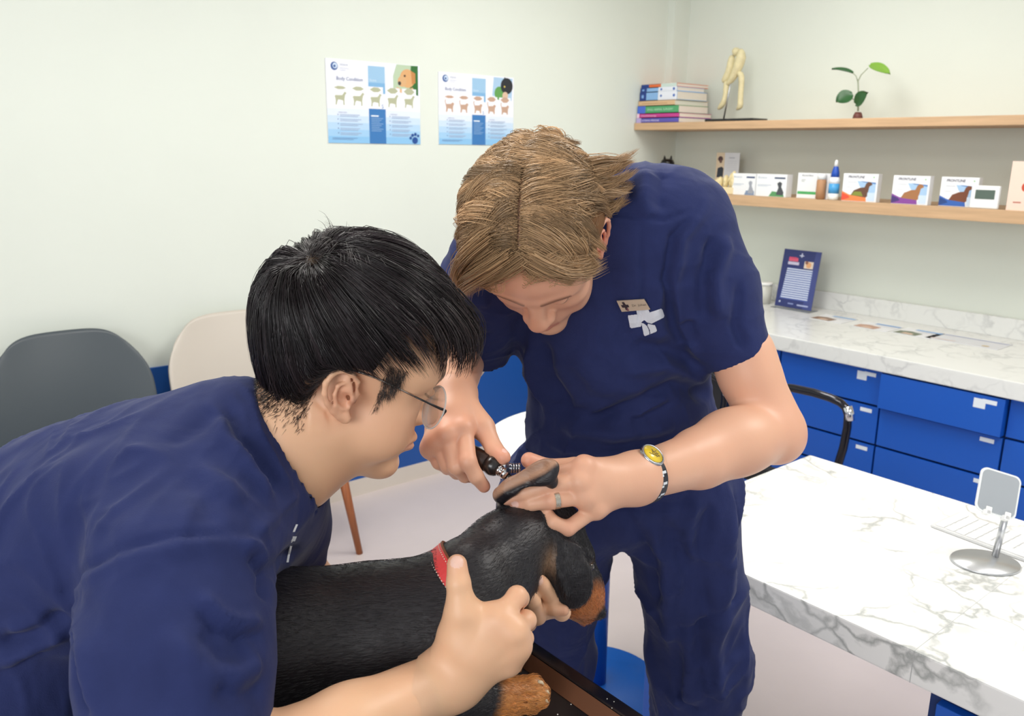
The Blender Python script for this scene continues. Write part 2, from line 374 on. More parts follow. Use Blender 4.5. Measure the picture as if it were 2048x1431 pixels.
def art_front(c1, c2, dog, dog2=None):
    def f(p):
        p.text('FRONTLINE', .14, .84, .085, '3c3052', bold=.02, italic=.15)
        p.poly([(.42,.74),(.95,.66),(.95,.35),(.75,.25),(.5,.55)], 'a9c9e8'); p.poly([(.5,.74),(.95,.70),(.95,.64),(.6,.70)], '5b86c0')
        p.rect(.14,.68,.4,.70,'c8ccd4'); p.rect(.12,.5,.3,.52,'d4d6da')
        p.poly([(.0,.02),(.72,.02),(.70,.18),(.22,.24),(.0,.36)], c1); p.poly([(.0,.30),(.2,.2),(.24,.13),(.0,.02)], c2)
        p.poly([(.26,.22),(.34,.40),(.52,.50),(.64,.52),(.68,.66),(.74,.72),(.82,.70),(.86,.62),(.78,.56),(.76,.40),(.74,.20),(.70,.16)], dog)
        if dog2: p.poly([(.28,.22),(.36,.36),(.55,.36),(.62,.20)], dog2)
        p.rect(.74,.04,.95,.34,'cfe0f2'); p.disc(.88,.88,.02,'8fc48a')
    return f
def art_green(p):
    p.text('FRONTPRO', .12, .86, .07, '5a5a60', italic=.15); p.rect(.02,.16,.66,.27,'4fae64'); p.text('COMBO', .12, .185, .055, '2c7c44'); p.rect(.12,.72,.25,.74,'a0a8a0'); p.rect(.12,.66,.22,.68,'a0a8a0')
carton('medicine_box', 1597, 1662, 345, None, YF+.035, .04, 'white medicine box with green stripe, behind small brown tub', 'box', art_green)
carton('flea_treatment_box', 1688, 1758, 346, None, YF, .035, 'white box with orange band and small dog', 'box', art_front('f08a50','e6553c','6b4a3a','86903c'), 'flea treatment boxes')
carton('flea_treatment_box', 1788, 1862, 350, None, YF, .035, 'white box with purple band and sitting tan dog', 'box', art_front('8a4ba0','4f3a78','a8744c'), 'flea treatment boxes')
carton('flea_treatment_box', 1884, 1960, 353, None, YF+.03, .035, 'white box with blue band and brown dog, behind the small digital meter', 'box', art_front('3a66b8','2d4a88','7a4a34'), 'flea treatment boxes')
def art_edge(p):
    p.mb.add([p.pt(x,y,.0003) for x,y in ((0,0),(1,0),(1,1),(0,1))],[[0,1,2,3]],'f2d8c8'); p.disc(.55,.55,.16,'e2663c',ry=.14); p.disc(.4,.48,.09,'c94f38',ry=.09); p.rect(.15,.15,.35,.18,'c08070')
carton('medicine_box', 2026, 2110, 322, None, YF+.005, .05, 'pale peach carton with orange picture at the right photo edge', 'box', art_edge)

# small tan pill tub in front of the green box
c = hit(1641, 385, 1, YF+.017); M_tan = mat('tan print tub', 'b98a63', .5)
u = thing('pill_tub', (c[0], YF+.017, U2T), 'small tan tub with white cap in front of the green striped box', 'tub')
mb = MB(); mb.lathe([(.014,0),(.021,.003),(.022,.05),(.0215,.085),(.019,.09)], (c[0],YF+.017,U2T+.0005)); mb.build('jar', M_tan, u)
mb = MB(); mb.lathe([(.0195,.0),(.0195,.022),(.017,.025)], (c[0],YF+.017,U2T+.0915)); mb.build('cap', M_white, u)
# blue squeeze bottle
by = YF+.018; c = hit(1667, 385, 1, by)
u = thing('squeeze_bottle', (c[0], by, U2T), 'small white and blue squeeze bottle with pointed cap', 'bottle')
mb = MB(); mb.lathe([(.018,0),(.0235,.003),(.024,.03)],(c[0],by,U2T+.0005),col='f2f4ee'); mb.lathe([(.0241,.0),(.0241,.045)],(c[0],by,U2T+.03),col='4aa0da'); mb.lathe([(.024,0),(.0232,.018),(.018,.03)],(c[0],by,U2T+.075),col='f4f6fa'); mb.build('bottle', M_print, u)
mb = MB(); mb.lathe([(.0185,0),(.0175,.02),(.011,.045),(.0095,.048)],(c[0],by,U2T+.104)); mb.build('cap', mat('blue cap','1c4fb4',.3), u)
mb = MB(); mb.lathe([(.009,0),(.008,.02),(.004,.03)],(c[0],by,U2T+.152)); mb.build('nozzle', M_white, u)
# digital thermometer
a = hit(1938, 418, 2, U2T); zt = .0; xl = hit(1938, 416, 1, YF-.003)[0]; xr = hit(1995, 416, 1, YF-.003)[0]
zt = hit(1945, 370, 1, YF-.003)[2]
u = thing('digital_thermometer', ((xl+xr)/2, YF, U2T), 'small white digital room meter with grey screen', 'thermometer')
mb = MB(); mb.box((xl,YF-.006,U2T+.0005),(xr,YF+.012,zt),.006,seg=3); mb.build('body', M_white, u)
mb = MB(); mb.box((xl+.018,YF-.0075,U2T+(zt-U2T)*.42),(xr-.016,YF-.0055,zt-.017),.0005); mb.build('screen', mat('lcd','5a6a60',.3), u)
# leaflet card: standing folded card with cat photo
a = hit(1434,305,1,-.10); b = hit(1480,305,1,-.10); zt = a[2]
p = Print((a[0],-.10,U2T), (1,0,0),(0,0,1),(0,-1,0), b[0]-a[0], zt-U2T)
mb = MB(); mb.box((a[0],-.10,U2T+.0005),(b[0],-.097,zt),0,'dfe2ea'); 
p.rect(0,0,.36,1,'e2cfb4'); p.disc(.18,.84,.11,'4a2f34',ry=.07); p.disc(.20,.78,.06,'6a4a44',ry=.05); p.poly([(.05,.36),(.33,.36),(.34,.6),(.25,.64),(.08,.6)],'2a3040'); p.poly([(.02,.22),(.12,.34),(.3,.34),(.3,.2)],'4c4a3a'); p.rect(.55,.86,.8,.88,'a8acba')
for j in range(6): p.rect(.48,.78-j*.05,.9,.786-j*.05,'c0c4d0')
mb.add(p.mb.v,p.mb.f,None); mb.c[-len(p.mb.f):]=p.mb.c
tag(mb.build('photo_card', M_print),'tall white card with cat pictures standing behind the bone model','card')
# jaw / spine bone model on cream base
M_bone = mat('bone resin', 'e3d3a4', .55, bump=.6, bscale=60, bdist=.003, var=.15, vscale=60)
xa = hit(1402,392,1,YF)[0]; xb = hit(1463,392,1,YF)[0]
u = thing('teeth_model', ((xa+xb)/2,YF+.04,U2T), 'cream dental bone model on a block base, left end of the lower shelf', 'bone model')
mb = MB(); mb.box((xa-.05,YF,U2T+.0005),(xb,YF+.09,U2T+.035),.004); mb.build('base', mat('cream resin','ead9ae',.5), u)
mb = MB()
for i in range(9):
    t=i/8; x=xa-.04+(xb-xa+.03)*t; h=.012+.035*t**1.5
    m_=bmesh.new(); bmesh.ops.create_icosphere(m_,subdivisions=2,radius=1); mb.bm(m_,None,True,Matrix.Translation((x,YF+.035+.012*math.sin(i*2.1),U2T+.035+h*.8))@Matrix.Diagonal((.013,.022,h*1.0,1)))
    for s_ in (-1,1):
        m_=bmesh.new(); bmesh.ops.create_cone(m_,cap_ends=True,segments=6,radius1=.005,radius2=.001,depth=.02); mb.bm(m_,None,True,Matrix.Translation((x,YF+.035+s_*.018,U2T+.045+h*.7)))
mb.build('bones', M_bone, u)
# black cat figurine whose ear shows above the vet's back
cx = hit(1334,345,1,-.2)[0]; ct = hit(1334,311,1,-.2)[2]
u = thing('cat_figurine', (cx,-.2,U2T), 'black cat figurine, only an ear tip showing above the scrub shoulder', 'figurine')
mb = MB(); k=(ct-U2T); mb.lathe([(.03,0),(.055,.01),(.05,k*.35),(.032,k*.6),(.035,k*.68),(.04,k*.78),(.03,k*.88),(.005,k*.9)],(cx,-.2,U2T+.0005))
for s_ in (-1,1):
    m_=bmesh.new(); bmesh.ops.create_cone(m_,cap_ends=True,segments=8,radius1=.016,radius2=.002,depth=.045); mb.bm(m_,None,True,Matrix.Translation((cx+s_*.022,-.2,ct-.022))@Matrix.Rotation(s_*.15,4,'Y'))
mb.build('body', mat('black ceramic','111114',.3), u)

# ---- upper shelf: books
M_page = mat('book pages','e9e0d4',.8,bump=.4,bscale=300,stretch=(1,1,40),bdist=.0008)
bx0 = .004; bxr = hit(1357,240,1,-SD+.01)[0]
zpx = [242,232,223,208,197,180,171,164]
bk = [('pink and blue textbook at the bottom of the stack','5b54b0',1.0,.0),('magenta textbook second from the bottom of the stack','c23a8c',1.0,.003),('green spined textbook with blue end in the stack','4fa06a',.97,.006),('tan textbook in the middle of the stack','d8b48c',.86,.012),('blue and white thick textbook, lower of the pair','8ab6e6',.88,.02),('blue and white thick textbook, upper of the pair','8ab6e6',.86,.024),('orange and white book on top of the stack','e8713c',.84,.03)]
def zat(py): return hit(1300, py, 1, -SD+.01)[2]
z = U1T
for i,(lab,colr,wf,off) in enumerate(bk):
    z1_ = z + (zat(zpx[i+1])-zat(zpx[i])); x1b = bx0+(bxr-bx0)*wf; y0=-SD+.010+off; y1=-.06-.02*(i%3)
    o = thing('textbook',((bx0+x1b)/2,(y0+y1)/2,z),lab,'book','veterinary textbooks stacked on the upper shelf')
    th=.0025
    mb=MB(); mb.box((bx0+.003,y0,z+.0003),(x1b,y1,z+th),0,colr); mb.box((bx0+.003,y0,z1_-th),(x1b,y1,z1_-.0003),0,colr); mb.box((bx0+.003,y0,z+.0003),(x1b,y0+th,z1_-.0003),0,colr)
    p=Print((bx0+.003,y0,z+.0003),(1,0,0),(0,0,1),(0,-1,0),x1b-bx0-.003,z1_-z-.0006)
    if i==0: p.rect(0,0,.12,1,'b7a9d8'); p.text('INTERNAL MEDICINE',.14,.3,.36,'e8e4f4')
    if i==1: p.rect(0,0,.06,1,'f0d0e4'); p.text('Clinical Dermatology',.10,.3,.4,'f4c8e0')
    if i==2: p.rect(0,0,.2,1,'4a6cd0'); p.text('SMALL ANIMAL SURGERY',.24,.36,.3,'bfe6c8')
    if i==3: p.rect(.1,.4,.8,.5,'b88c60')
    if i in (4,5): p.rect(0,0,.18,1,'1f3c86'); p.rect(.50,0,1,1,'e6eaf4'); p.disc(.58,.5,.025,'3a62b4'); p.disc(.92,.5,.03,'3a62b4'); p.rect(.05,.3,.11,.7,'7fa8e0')
    if i==6: p.rect(0,0,.22,1,'1f3c86'); p.rect(.56,0,1,1,'cfe0d8')
    mb.add(p.mb.v,p.mb.f,None); mb.c[-len(p.mb.f):]=p.mb.c
    mb.build('cover',M_print,o)
    mb=MB(); mb.box((bx0+.005,y0+.004,z+th),(x1b-.002,y1-.002,z1_-th)); mb.build('pages',M_page,o)
    z=z1_
# knee joint model
cA = hit(1462,236,2,U1T+.02); kx = hit(1462,232,1,-.20)[0]; ky=-.20
u = thing('bone_model',(kx,ky,U1T),'cream canine knee bone model on a black plinth','bone model')
def zk(px,py): q=hit(px,py,1,ky); return Vector((q[0],ky,q[2]))
l_=hit(1412,235,1,ky-.06)[0]; r_=hit(1508,235,1,ky-.06)[0]
mb=MB(); mb.box((l_,ky-.07,U1T+.0005),(r_,ky+.06,U1T+.017),.002); mb.build('plinth',mat('black gloss plinth','141418',.25),u)
mb=MB(); mb.tube([(zk(1464,0).x,ky,U1T+.016),zk(1464,150)],.004); mb.build('rod',mat('brushed steel','b8bac0',.3,1),u)
mb=MB()
def bone(pts,rs,dy=0):
    q=[zk(*p)+Vector((0,dy,0)) for p in pts]; mb.tube(q,[r_*1.35 for r_ in rs],12)
bone([(1482,96),(1484,112),(1474,140),(1462,162),(1452,170)],[.006,.024,.018,.014,.006])
bone([(1464,98),(1470,106),(1478,100)],[.010,.022,.008],.01)
bone([(1462,108),(1458,126),(1456,140),(1450,158),(1441,164)],[.012,.016,.014,.02,.008],.015)
bone([(1474,146),(1482,146),(1484,160),(1480,200),(1482,214),(1472,220)],[.006,.014,.011,.010,.014,.004])
bone([(1452,160),(1451,176),(1449,200),(1442,212),(1434,219)],[.012,.011,.010,.013,.005],.005)
mb.build('bones',mat('bone resin smooth','ddd2a8',.5,var=.1,vscale=40),u,1)
# plant
pz=hit(1716,230,2,U1T); px_,py_=pz[0],min(pz[1],-.10)
px_=hit(1716,228,1,-.2)[0]; py_=-.2
M_leaf=mat('dark leaf','2c5a30',.4,var=.2,vscale=20); M_leaf2=mat('young leaf','7aa63a',.4)
u=thing('potted_plant',(px_,py_,U1T),'small rubber plant with four leaves in a tiny brown pot','plant')
mb=MB(); mb.lathe([(.018,0),(.024,.002),(.020,.02),(.014,.034),(.012,.034)],(px_,py_,U1T+.0005)); mb.build('pot',mat('brown pot','6b3a34',.5),u)
mb=MB(); mb.lathe([(.028,0),(.030,.004),(.02,.006)],(px_+.004,py_,U1T+.0005)); mb.build('saucer',mat('dark saucer','4a2c28',.5),u)
mb=MB()
def pp(a,b,dy=0): q=hit(a,b,1,py_+dy); return Vector(q)
mb.tube([pp(1716,222),pp(1717,190),pp(1716,162),pp(1722,150),pp(1736,136)],[.004,.0035,.003,.0025,.002],8)
mb.tube([pp(1716,164),pp(1712,152),pp(1706,146)],[.003,.002,.002],8)
mb.tube([pp(1716,205),pp(1708,200),pp(1704,196)],[.003,.002,.002],8); mb.tube([pp(1716,212),pp(1722,205),pp(1726,200)],[.003,.002,.002],8)
mb.build('stem',mat('plant stem','9aa48c',.6),u)
def leaf(base,tip,wid,nrm,m):
    a=Vector(base); b=Vector(tip); d=b-a; s_=d.cross(Vector(nrm)).normalized(); n_=s_.cross(d).normalized(); V=[];Fc=[]
    for i in range(9):
        t=i/8; w_=wid*math.sin(math.pi*min(1,t*.97+.03))**.6*(1-.25*t)
        cpt=a+d*t+n_*(.06*d.length*math.sin(t*3.14)); 
        for j in (-1,-.5,0,.5,1): V.append(cpt+s_*w_*j+n_*abs(j)*wid*.25)
    for i in range(8):
        for j in range(4): k=i*5+j; Fc.append([k,k+1,k+6,k+5])
    k=len(V); V2=[v-n_*.0012 for v in V]; 
    mb=MB(); mb.add(V+V2,Fc+[[q+k for q in f[::-1]] for f in Fc],None,True); return mb.build('leaf',m,u)
leaf(pp(1706,147),pp(1663,139,-.03),.026,(.2,-.35,1),M_leaf)
leaf(pp(1740,130,-.01),pp(1781,149,-.05),.026,(.3,-1,.8),M_leaf2)
leaf(pp(1706,190,-.02),pp(1672,205,-.06),.045,(-.2,-1,.3),M_leaf)
leaf(pp(1712,208,-.02),pp(1737,184,-.05),.036,(.2,-1,.3),M_leaf)

# ---- counter items
q0=hit(1543,612,2,CT); q1=hit(1628,626,2,CT); 
ay=(q0[1]+q1[1])/2; xa=hit(1548,618,1,ay)[0]; xb=hit(1622,618,1,ay)[0]; zt=hit(1562,496,1,ay+.05)[2]
u=thing('menu_stand',((xa+xb)/2,ay,CT),'navy price list in a clear acrylic stand on the counter','sign holder')
d=Vector((0,.05,zt-CT)); L_=d.length; d.normalize(); n_=Vector((1,0,0)).cross(d); n_=-n_ if n_.y>0 else n_
p=Print((xa,ay+.002,CT+.008),(1,0,0),d,n_,xb-xa,L_-.008)
p.mb.add([p.pt(x,y,0) for x,y in ((0,0),(1,0),(1,1),(0,1))],[[0,1,2,3]],'28326e'); p.mb.add([p.pt(x,y,-.001) for x,y in ((0,1),(1,1),(1,0),(0,0))],[[0,1,2,3]],'28326e')
p.poly([(.75,.0),(1,.0),(1,1),(.86,1)],'3c4684'); p.rect(.44,.90,.56,.915,'cfd6ee'); p.rect(.485,.88,.515,.95,'cfd6ee')
p.rect(.17,.80,.42,.86,'d85a78'); p.rect(.17,.84,.38,.87,'d0486c'); p.rect(.16,.74,.46,.79,'c8c4dc'); p.rect(.60,.70,.84,.82,'e0d0c0'); p.disc(.72,.76,.07,'e0a878'); p.disc(.66,.80,.04,'8a5a4c')
p.poly([(.18,.69),(.86,.67),(.86,.14),(.10,.14)],'4a5ea4')
for i in range(14): p.rect(.12+.004*(14-i)*.8,.655-i*.038,.85,.676-i*.038,'cfd8ea')
p.rect(.10,.07,.14,.10,'c8d0e8'); p.rect(.35,.06,.5,.08,'8a98c8'); p.rect(.6,.05,.9,.075,'a8b2d8')
p.mb.build('price_list',M_print,u)
M_acr=mat('clear acrylic','e8eef4',.08,trans=.9,ior=1.45)
mb=MB(); mb.box((xa-.004,ay-.028,CT+.0005),(xb+.004,ay+.06,CT+.0045),.001); mb.build('acrylic_base',M_acr,u)
# plastic cup
q=hit(1527,606,2,CT); u=thing('plastic_tub',(q[0],q[1],CT),'clear plastic tub with white lid behind the scrub sleeve','tub')
mb=MB(); mb.lathe([(.03,.0),(.034,.002),(.038,.10),(.037,.10)],(q[0],q[1],CT+.0005)); mb.build('tub',mat('frosted plastic','dfe0d8',.3,trans=.3),u)
mb=MB(); mb.lathe([(.04,0),(.04,.012),(.036,.014)],(q[0],q[1],CT+.1005)); mb.build('lid',M_white,u)
mb=MB(); mb.lathe([(.031,0),(.032,.028),(.0,.029)],(q[0],q[1],CT+.003)); mb.build('contents',mat('brown treats','a8684c',.7),u)
# leaflets
bro=[(1660,639,1690,632,'pamphlet with photo and blue edge lying nearest the price list','8a6a54','7ea8d8'),(1748,655,1782,645,'pamphlet with tan photo, second from the price list','b98a70','6f9cd4'),(1830,668,1865,658,'pamphlet with green and brown photo, third along the counter','5f6a4a','7aa8dc'),(1930,684,1960,676,'pale grey pamphlet at the right end of the row','c9cbd6','9aa4c8')]
for i,(ax,ay_,bx,by_,lab,c1,c2) in enumerate(bro):
    a=hit(ax,ay_,2,CT); mb=MB(); ang=.05*((i*3)%4-1); w2=.085 if i<3 else .15
    p=Print((a[0]-w2,a[1]-.05,CT+.002),(1,0,0),(0,1,0),(0,0,1),w2*2,.16)
    p.mb.add([p.pt(x,y,0) for x,y in ((0,0),(1,0),(1,1),(0,1))],[[0,1,2,3]],'e8eaee' if i<3 else 'd6d8de')
    p.mb.add([p.pt(x,y,-.0018) for x,y in ((0,1),(1,1),(1,0),(0,0))]+[p.pt(x,y,0) for x,y in ((0,1),(1,1),(1,0),(0,0))],[[0,1,2,3],[0,1,5,4],[1,2,6,5],[2,3,7,6],[3,0,4,7]],'dadce0')
    if i<3: p.poly([(.02,.05),(.62,.02),(.66,.42),(.3,.55),(.04,.45)],c1); p.poly([(.2,.10),(.5,.08),(.5,.25),(.25,.3)],'d8b8a0'); p.rect(.3,.78,.98,.96,c2); p.rect(.45,.6,.95,.63,'b0b6c4')
    else: p.rect(.1,.82,.98,.90,c2); p.rect(.05,.1,.4,.2,'d8c8c4'); p.disc(.8,.2,.05,'c8b48c')
    o=p.mb.build('brochure',M_print); tag(o,lab,'brochure','brochures laid along the counter')

# ---- desk
DN,DF=-2.6292,-1.875; DX0=hit(1270,1047,2,.75)[0]
mb=MB(); mb.box((DX0,DN,.685),(5.0,DF,.75),.004)
u=thing('desk',((DX0+4)/2,(DN+DF)/2,0),'white marble topped consulting desk with blue drawer pedestal','desk')
mb.build('desktop',M_desk,u)
xs=hit(1828,1300,2,.75)[0]; mb=MB(); mb.box((xs,DN-.0004,.686),(xs+.0014,DF,.7503)); mb.build('stone_joint',mat('stone joint','b9bbba',.6),u)
pxl=hit(1856,1420,1,DN+.03)[0]
mb=MB(); mb.box((pxl,DN+.03,.0),(pxl+.45,DF-.05,.684),.002); ped=mb.build('pedestal',M_gap,u)
for j in range(3):
    mb=MB(); mb.box((pxl+.02,DN+.008,.03+j*.215),(pxl+.44,DN+.03,.235+j*.215),.0015); mb.build('drawer',M_blue,u)
mb=MB(); mb.box((DX0+.03,DN+.03,0),(DX0+.07,DN+.12,.684),.002); mb.build('leg',M_blue,u)
# seam in the desktop front is part of the stone pattern; keyboard
ka=hit(1860,1052,2,.752); kb=hit(2048,1122,2,.752); kc=hit(1905,1018,2,.752)
ux=(kb-ka); kl=np.linalg.norm(ux[:2]); ux=np.array([ux[0]/kl,ux[1]/kl,0]); uy=np.array([-ux[1],ux[0],0]); kd=abs(np.dot(kc-ka,uy)); kd=min(max(kd,.10),.13)
KM=Matrix([[ux[0],uy[0],0,ka[0]],[ux[1],uy[1],0,ka[1]],[0,0,1,.7505],[0,0,0,1]]); KL=.42
u=thing('keyboard',tuple(KM@Vector((KL/2,kd/2,0))),'slim white computer keyboard behind the phone stand','keyboard')
mb=MB(); mb.box((0,0,.0),(KL,kd,.007),.003,None,KM); mb.build('case',mat('white keyboard case','cfd0d0',.35),u)
mb=MB(); nr,nc=5,17
for i in range(nr):
    for j in range(nc):
        x=.008+j*(KL-.016)/nc; y=.006+i*(kd-.012)/nr
        if i==0 and 4<=j<=8:
            if j==4: mb.box((x,y,.007),(x+(KL-.016)/nc*5-.003,y+(kd-.012)/nr-.003,.0095),.001,None,KM)
            continue
        mb.box((x,y,.007),(x+(KL-.016)/nc-.003,y+(kd-.012)/nr-.003,.0095),.001,None,KM,1)
mb.build('keys',mat('white keys','e6e6e6',.4),u)
# phone stand
q=hit(1970,1126,2,.75); M_al=mat('satin aluminium','c9cbce',.32,.85)
u=thing('phone_stand',(q[0],q[1],.75),'silver phone stand with grey pad and oval base','phone stand')
mb=MB(); mb.lathe([(.0,.0),(.069,.0),(.071,.002),(.069,.0055),(.0,.006)],M=Matrix.Translation((q[0],q[1],.7503))@Matrix.Rotation(YAW,4,'Z')@Matrix.Diagonal((1,.82,1,1)),n=40); mb.build('base',M_al,u)
b0=hit(1990,1112,2,.757); tz=hit(2006,1022,1,b0[1])[2]; b1=np.array([b0[0]+.008,b0[1],tz])
mb=MB(); mb.tube([b0,b1],.0072,12,flat=.6); mb.build('stem',M_al,u)
# cradle plate, leaning back
rx=np.array([math.cos(YAW),math.sin(YAW),0]); up=np.array([-rx[1]*.55,rx[0]*.55,1.0]); up/=np.linalg.norm(up); nn=np.cross(rx,up)
dpt=toC(b1)[1]; pc=W(P(1996,986,dpt))
CM=Matrix([[rx[0],up[0],nn[0],pc[0]],[rx[1],up[1],nn[1],pc[1]],[rx[2],up[2],nn[2],pc[2]],[0,0,0,1]])@Matrix.Rotation(-.30,4,'Z')
def rrect(w,h,r,z0,z1,M):
    v=[];n=6
    for cx_,cy_,a0 in ((w-r,h-r,0),(-w+r,h-r,1),(-w+r,-h+r,2),(w-r,-h+r,3)):
        for i in range(n+1): t=(a0+i/n)*math.pi/2; v.append((cx_+r*math.cos(t),cy_+r*math.sin(t)))
    k=len(v); V=[tuple(M@Vector((x,y,z0))) for x,y in v]+[tuple(M@Vector((x,y,z1))) for x,y in v]
    return V,[list(range(k))[::-1],[k+i for i in range(k)]]+[[i,(i+1)%k,k+(i+1)%k,k+i] for i in range(k)]
V,Fc=rrect(.043,.048,.014,-.002,.002,CM); mb=MB(); mb.add(V,Fc); mb.build('cradle',mat('pale cradle','dfe3e4',.35),u)
V,Fc=rrect(.039,.044,.012,.002,.0032,CM); mb=MB(); mb.add(V,Fc); mb.build('silicone_pad',mat('grey silicone','9aa0a6',.6),u)
V,Fc=rrect(.039,.044,.012,-.0032,-.002,CM)
mb=MB()
for s_ in (-1,1): mb.box((s_*.02-.006,-.054,-.004),(s_*.02+.006,-.043,.016),.002,None,CM); mb.box((s_*.02-.006,-.054,.012),(s_*.02+.006,-.037,.016),.0015,None,CM)
mb.tube([CM@Vector((0,-.01,-.003)),tuple(b1)],.006,10); mb.build('hook',M_white,u)

# ---- round white table on blue pedestal
tc_=hit(1193,1369,2,0); 
u=thing('pedestal_table',tc_,'round white table on blue column and blue disc foot','table')
mb=MB(); mb.lathe([(.0,.0),(.2,.0),(.203,.004),(.2,.010),(.03,.014),(.0,.014)],(tc_[0],tc_[1],.0005),n=64); mb.build('foot',mat('blue metal','1766c4',.35),u)
mb=MB(); mb.lathe([(.028,.0),(.026,.76)],(tc_[0],tc_[1],.0145)); mb.build('column',mat('blue metal column','0c4fae',.35),u)
mb=MB(); mb.lathe([(.0,.0),(.33,.0),(.35,.012),(.35,.022),(.345,.026),(.0,.026)],(tc_[0],tc_[1],.774),n=72); mb.build('tabletop',mat('white tabletop','eceeed',.35),u)

# ---- shell chairs along the left wall
def shell_chair(yc, xb, col, matn, label, topz, w, legs=True, seat_z=.44):
    ms=mat(matn,col,.42,bump=.05,bscale=300)
    u=thing('shell_chair',(xb+.3,yc,0),label,'chair','moulded chairs along the left wall')
    V=[];Fc=[];nu,nv=22,30
    for j in range(nv+1):
        t=j/nv
        # profile from back top down to seat front
        if t<.52:
            s=t/.52; x=xb+.03+.10*s+.02*math.sin(s*3.14); z=topz-(topz-seat_z-.05)*s
        else:
            s=(t-.52)/.48; a=min(1,s*3); x=xb+.13+.03*a+ .36*s; z=seat_z+.05*(1-a)**2-.012*math.sin(s*3.1)+.0
        for i in range(nu+1):
            q=2*i/nu-1; wt = w
            if t<.22: wt=w*(1-.20*((.22-t)/.22)**2.2)
            if t>.9: wt=w*(1-.10*((t-.9)/.1)**2)
            cup=.055*abs(q)**2.2*(1 if t<.5 else .5)
            ztop= -.085*abs(q)**5*(1-t)**5
            xx=x+(cup if t<.6 else 0)+ (0); zz=z+ztop+(cup*.8*min(1,max(0,(t-.4)*4)))
            V.append((xx,yc+q*wt/2,zz))
    n1=nu+1
    for j in range(nv):
        for i in range(nu): k=j*n1+i; Fc.append([k,k+1,k+n1+1,k+n1])
    mb=MB(); mb.add(V,Fc,None,True); o=mb.build('seat_shell',ms,u,1); md=o.modifiers.new('t','SOLIDIFY'); md.thickness=.012; md.offset=0
    mw_=mat('walnut wood','9a5a34',.45,var=.2,vscale=8,stretch=(10,10,1)); 
    x0,x1_=xb+.14,xb+.46; hw=w/2-.06
    if legs:
        mb=MB(); zz=seat_z-.035
        for a,b in (((x0,-hw),(x0,hw)),((x1_,-hw),(x1_,hw)),((x0,-hw),(x1_,-hw)),((x0,hw),(x1_,hw))):
            mb.tube([(a[0],yc+a[1],zz),(b[0],yc+b[1],zz)],.022,10,flat=.7)
        mb.build('seat_frame',mat('orange wood','c47a3e',.5,var=.1,vscale=10),u)
        for sx,x in ((-1,x0),(1,x1_)):
            for sy in (-1,1):
                mb=MB(); mb.tube([(x,yc+sy*hw,zz+.02),(x+sx*.06,yc+sy*(hw+.05),.0)],[.021,.013],12); mb.build('leg',mw_,u)
    return u
lg=hit(740,1122,2,0); yR=hit(620,700,0,.08)[1]; yL=hit(326,760,0,.08)[1]
ycb=lg[1]-.02-.0-.20; 
CB_W=.58; ycb=yL+CB_W/2+.0
tb=hit(420,625,0,.04)[2]
shell_chair(ycb,.02,'c6beb3','beige shell','beige shell chair with wooden legs behind the assistant head',tb,CB_W)
yd=hit(303,815,0,.10)[1]; td=hit(150,658,0,.06)[2]
shell_chair(yd-.27,.03,'474f55','dark grey shell','dark grey shell chair left of the beige chair',td,.54)

# ---- office chair behind the desk
M_blk=mat('glossy black metal','1c1c26',.18,.6,coat=.5); M_chr=mat('chrome','d8dade',.08,1)
A=hit(1596,794,2,.75); Bq=hit(1682,802,2,.75)
# chair frame: x' along armrest direction
r_=Vector((RX[0],RX[1],0)).normalized(); f_=Vector((FX[0],FX[1],0)).normalized()
side=-r_*.77+f_*.64; front=r_*.64-f_*.77
ctr=Vector(Bq)-front*.14; ctr.z=0
sgn=1
cc=ctr+side*(.235*sgn)
u=thing('office_chair',tuple(cc),'black office chair with looped glossy armrest behind the desk','office chair')
def arm(s):
    o=cc+side*s; f=front
    pts=[o-f*.22+Vector((0,0,.73)),o-f*.05+Vector((0,0,.76)),o+f*.12+Vector((0,0,.755)),o+f*.165+Vector((0,0,.735)),o+f*.18+Vector((0,0,.69)),o+f*.16+Vector((0,0,.48)),o+f*.10+Vector((0,0,.40))]
    mb=MB(); mb.tube(pts,.016,14); a=mb.build('armrest',M_blk,u,1)
    mb=MB(); mb.tube([pts[3],pts[3].lerp(pts[4],.5)+f*.004,pts[4]],.0172,14); mb.build('chrome_sleeve',M_chr,a)
arm(-.235*sgn); arm(.235*sgn)
def obox(mb,c,hx,hy,hz,bev,rotM): mb.box((-hx,-hy,-hz),(hx,hy,hz),bev,None,Matrix.Translation(c)@rotM,3)
RM=Matrix([[front.x,side.x,0,0],[front.y,side.y,0,0],[0,0,1,0],[0,0,0,1]])
mb=MB(); obox(mb,cc+Vector((0,0,.40)),.22,.20,.03,.025,RM); mb.build('seat',mat('black fabric','18181c',.8),u)
mb=MB(); obox(mb,cc-front*.25+Vector((0,0,.70)),.02,.21,.16,.018,RM@Matrix.Rotation(-.12,4,'Y')); mb.build('backrest',mat('black mesh','202026',.7),u)
mb=MB(); mb.tube([cc+Vector((0,0,.10)),cc+Vector((0,0,.43))],[.03,.022],14); mb.build('gas_lift',M_blk,u)
for i in range(5):
    t=2*math.pi*i/5+.35; d=Vector((math.cos(t),math.sin(t),0))
    mb=MB(); mb.tube([cc+d*.02+Vector((0,0,.115)),cc+d*.26+Vector((0,0,.075))],[.024,.016],10); l=mb.build('base_arm',M_chr,u)
    mb=MB(); e=cc+d*.25; mb.tube([e+side*.022+Vector((0,0,.028)),e-side*.022+Vector((0,0,.028))],.027,16); mb.build('caster',M_blk,l)
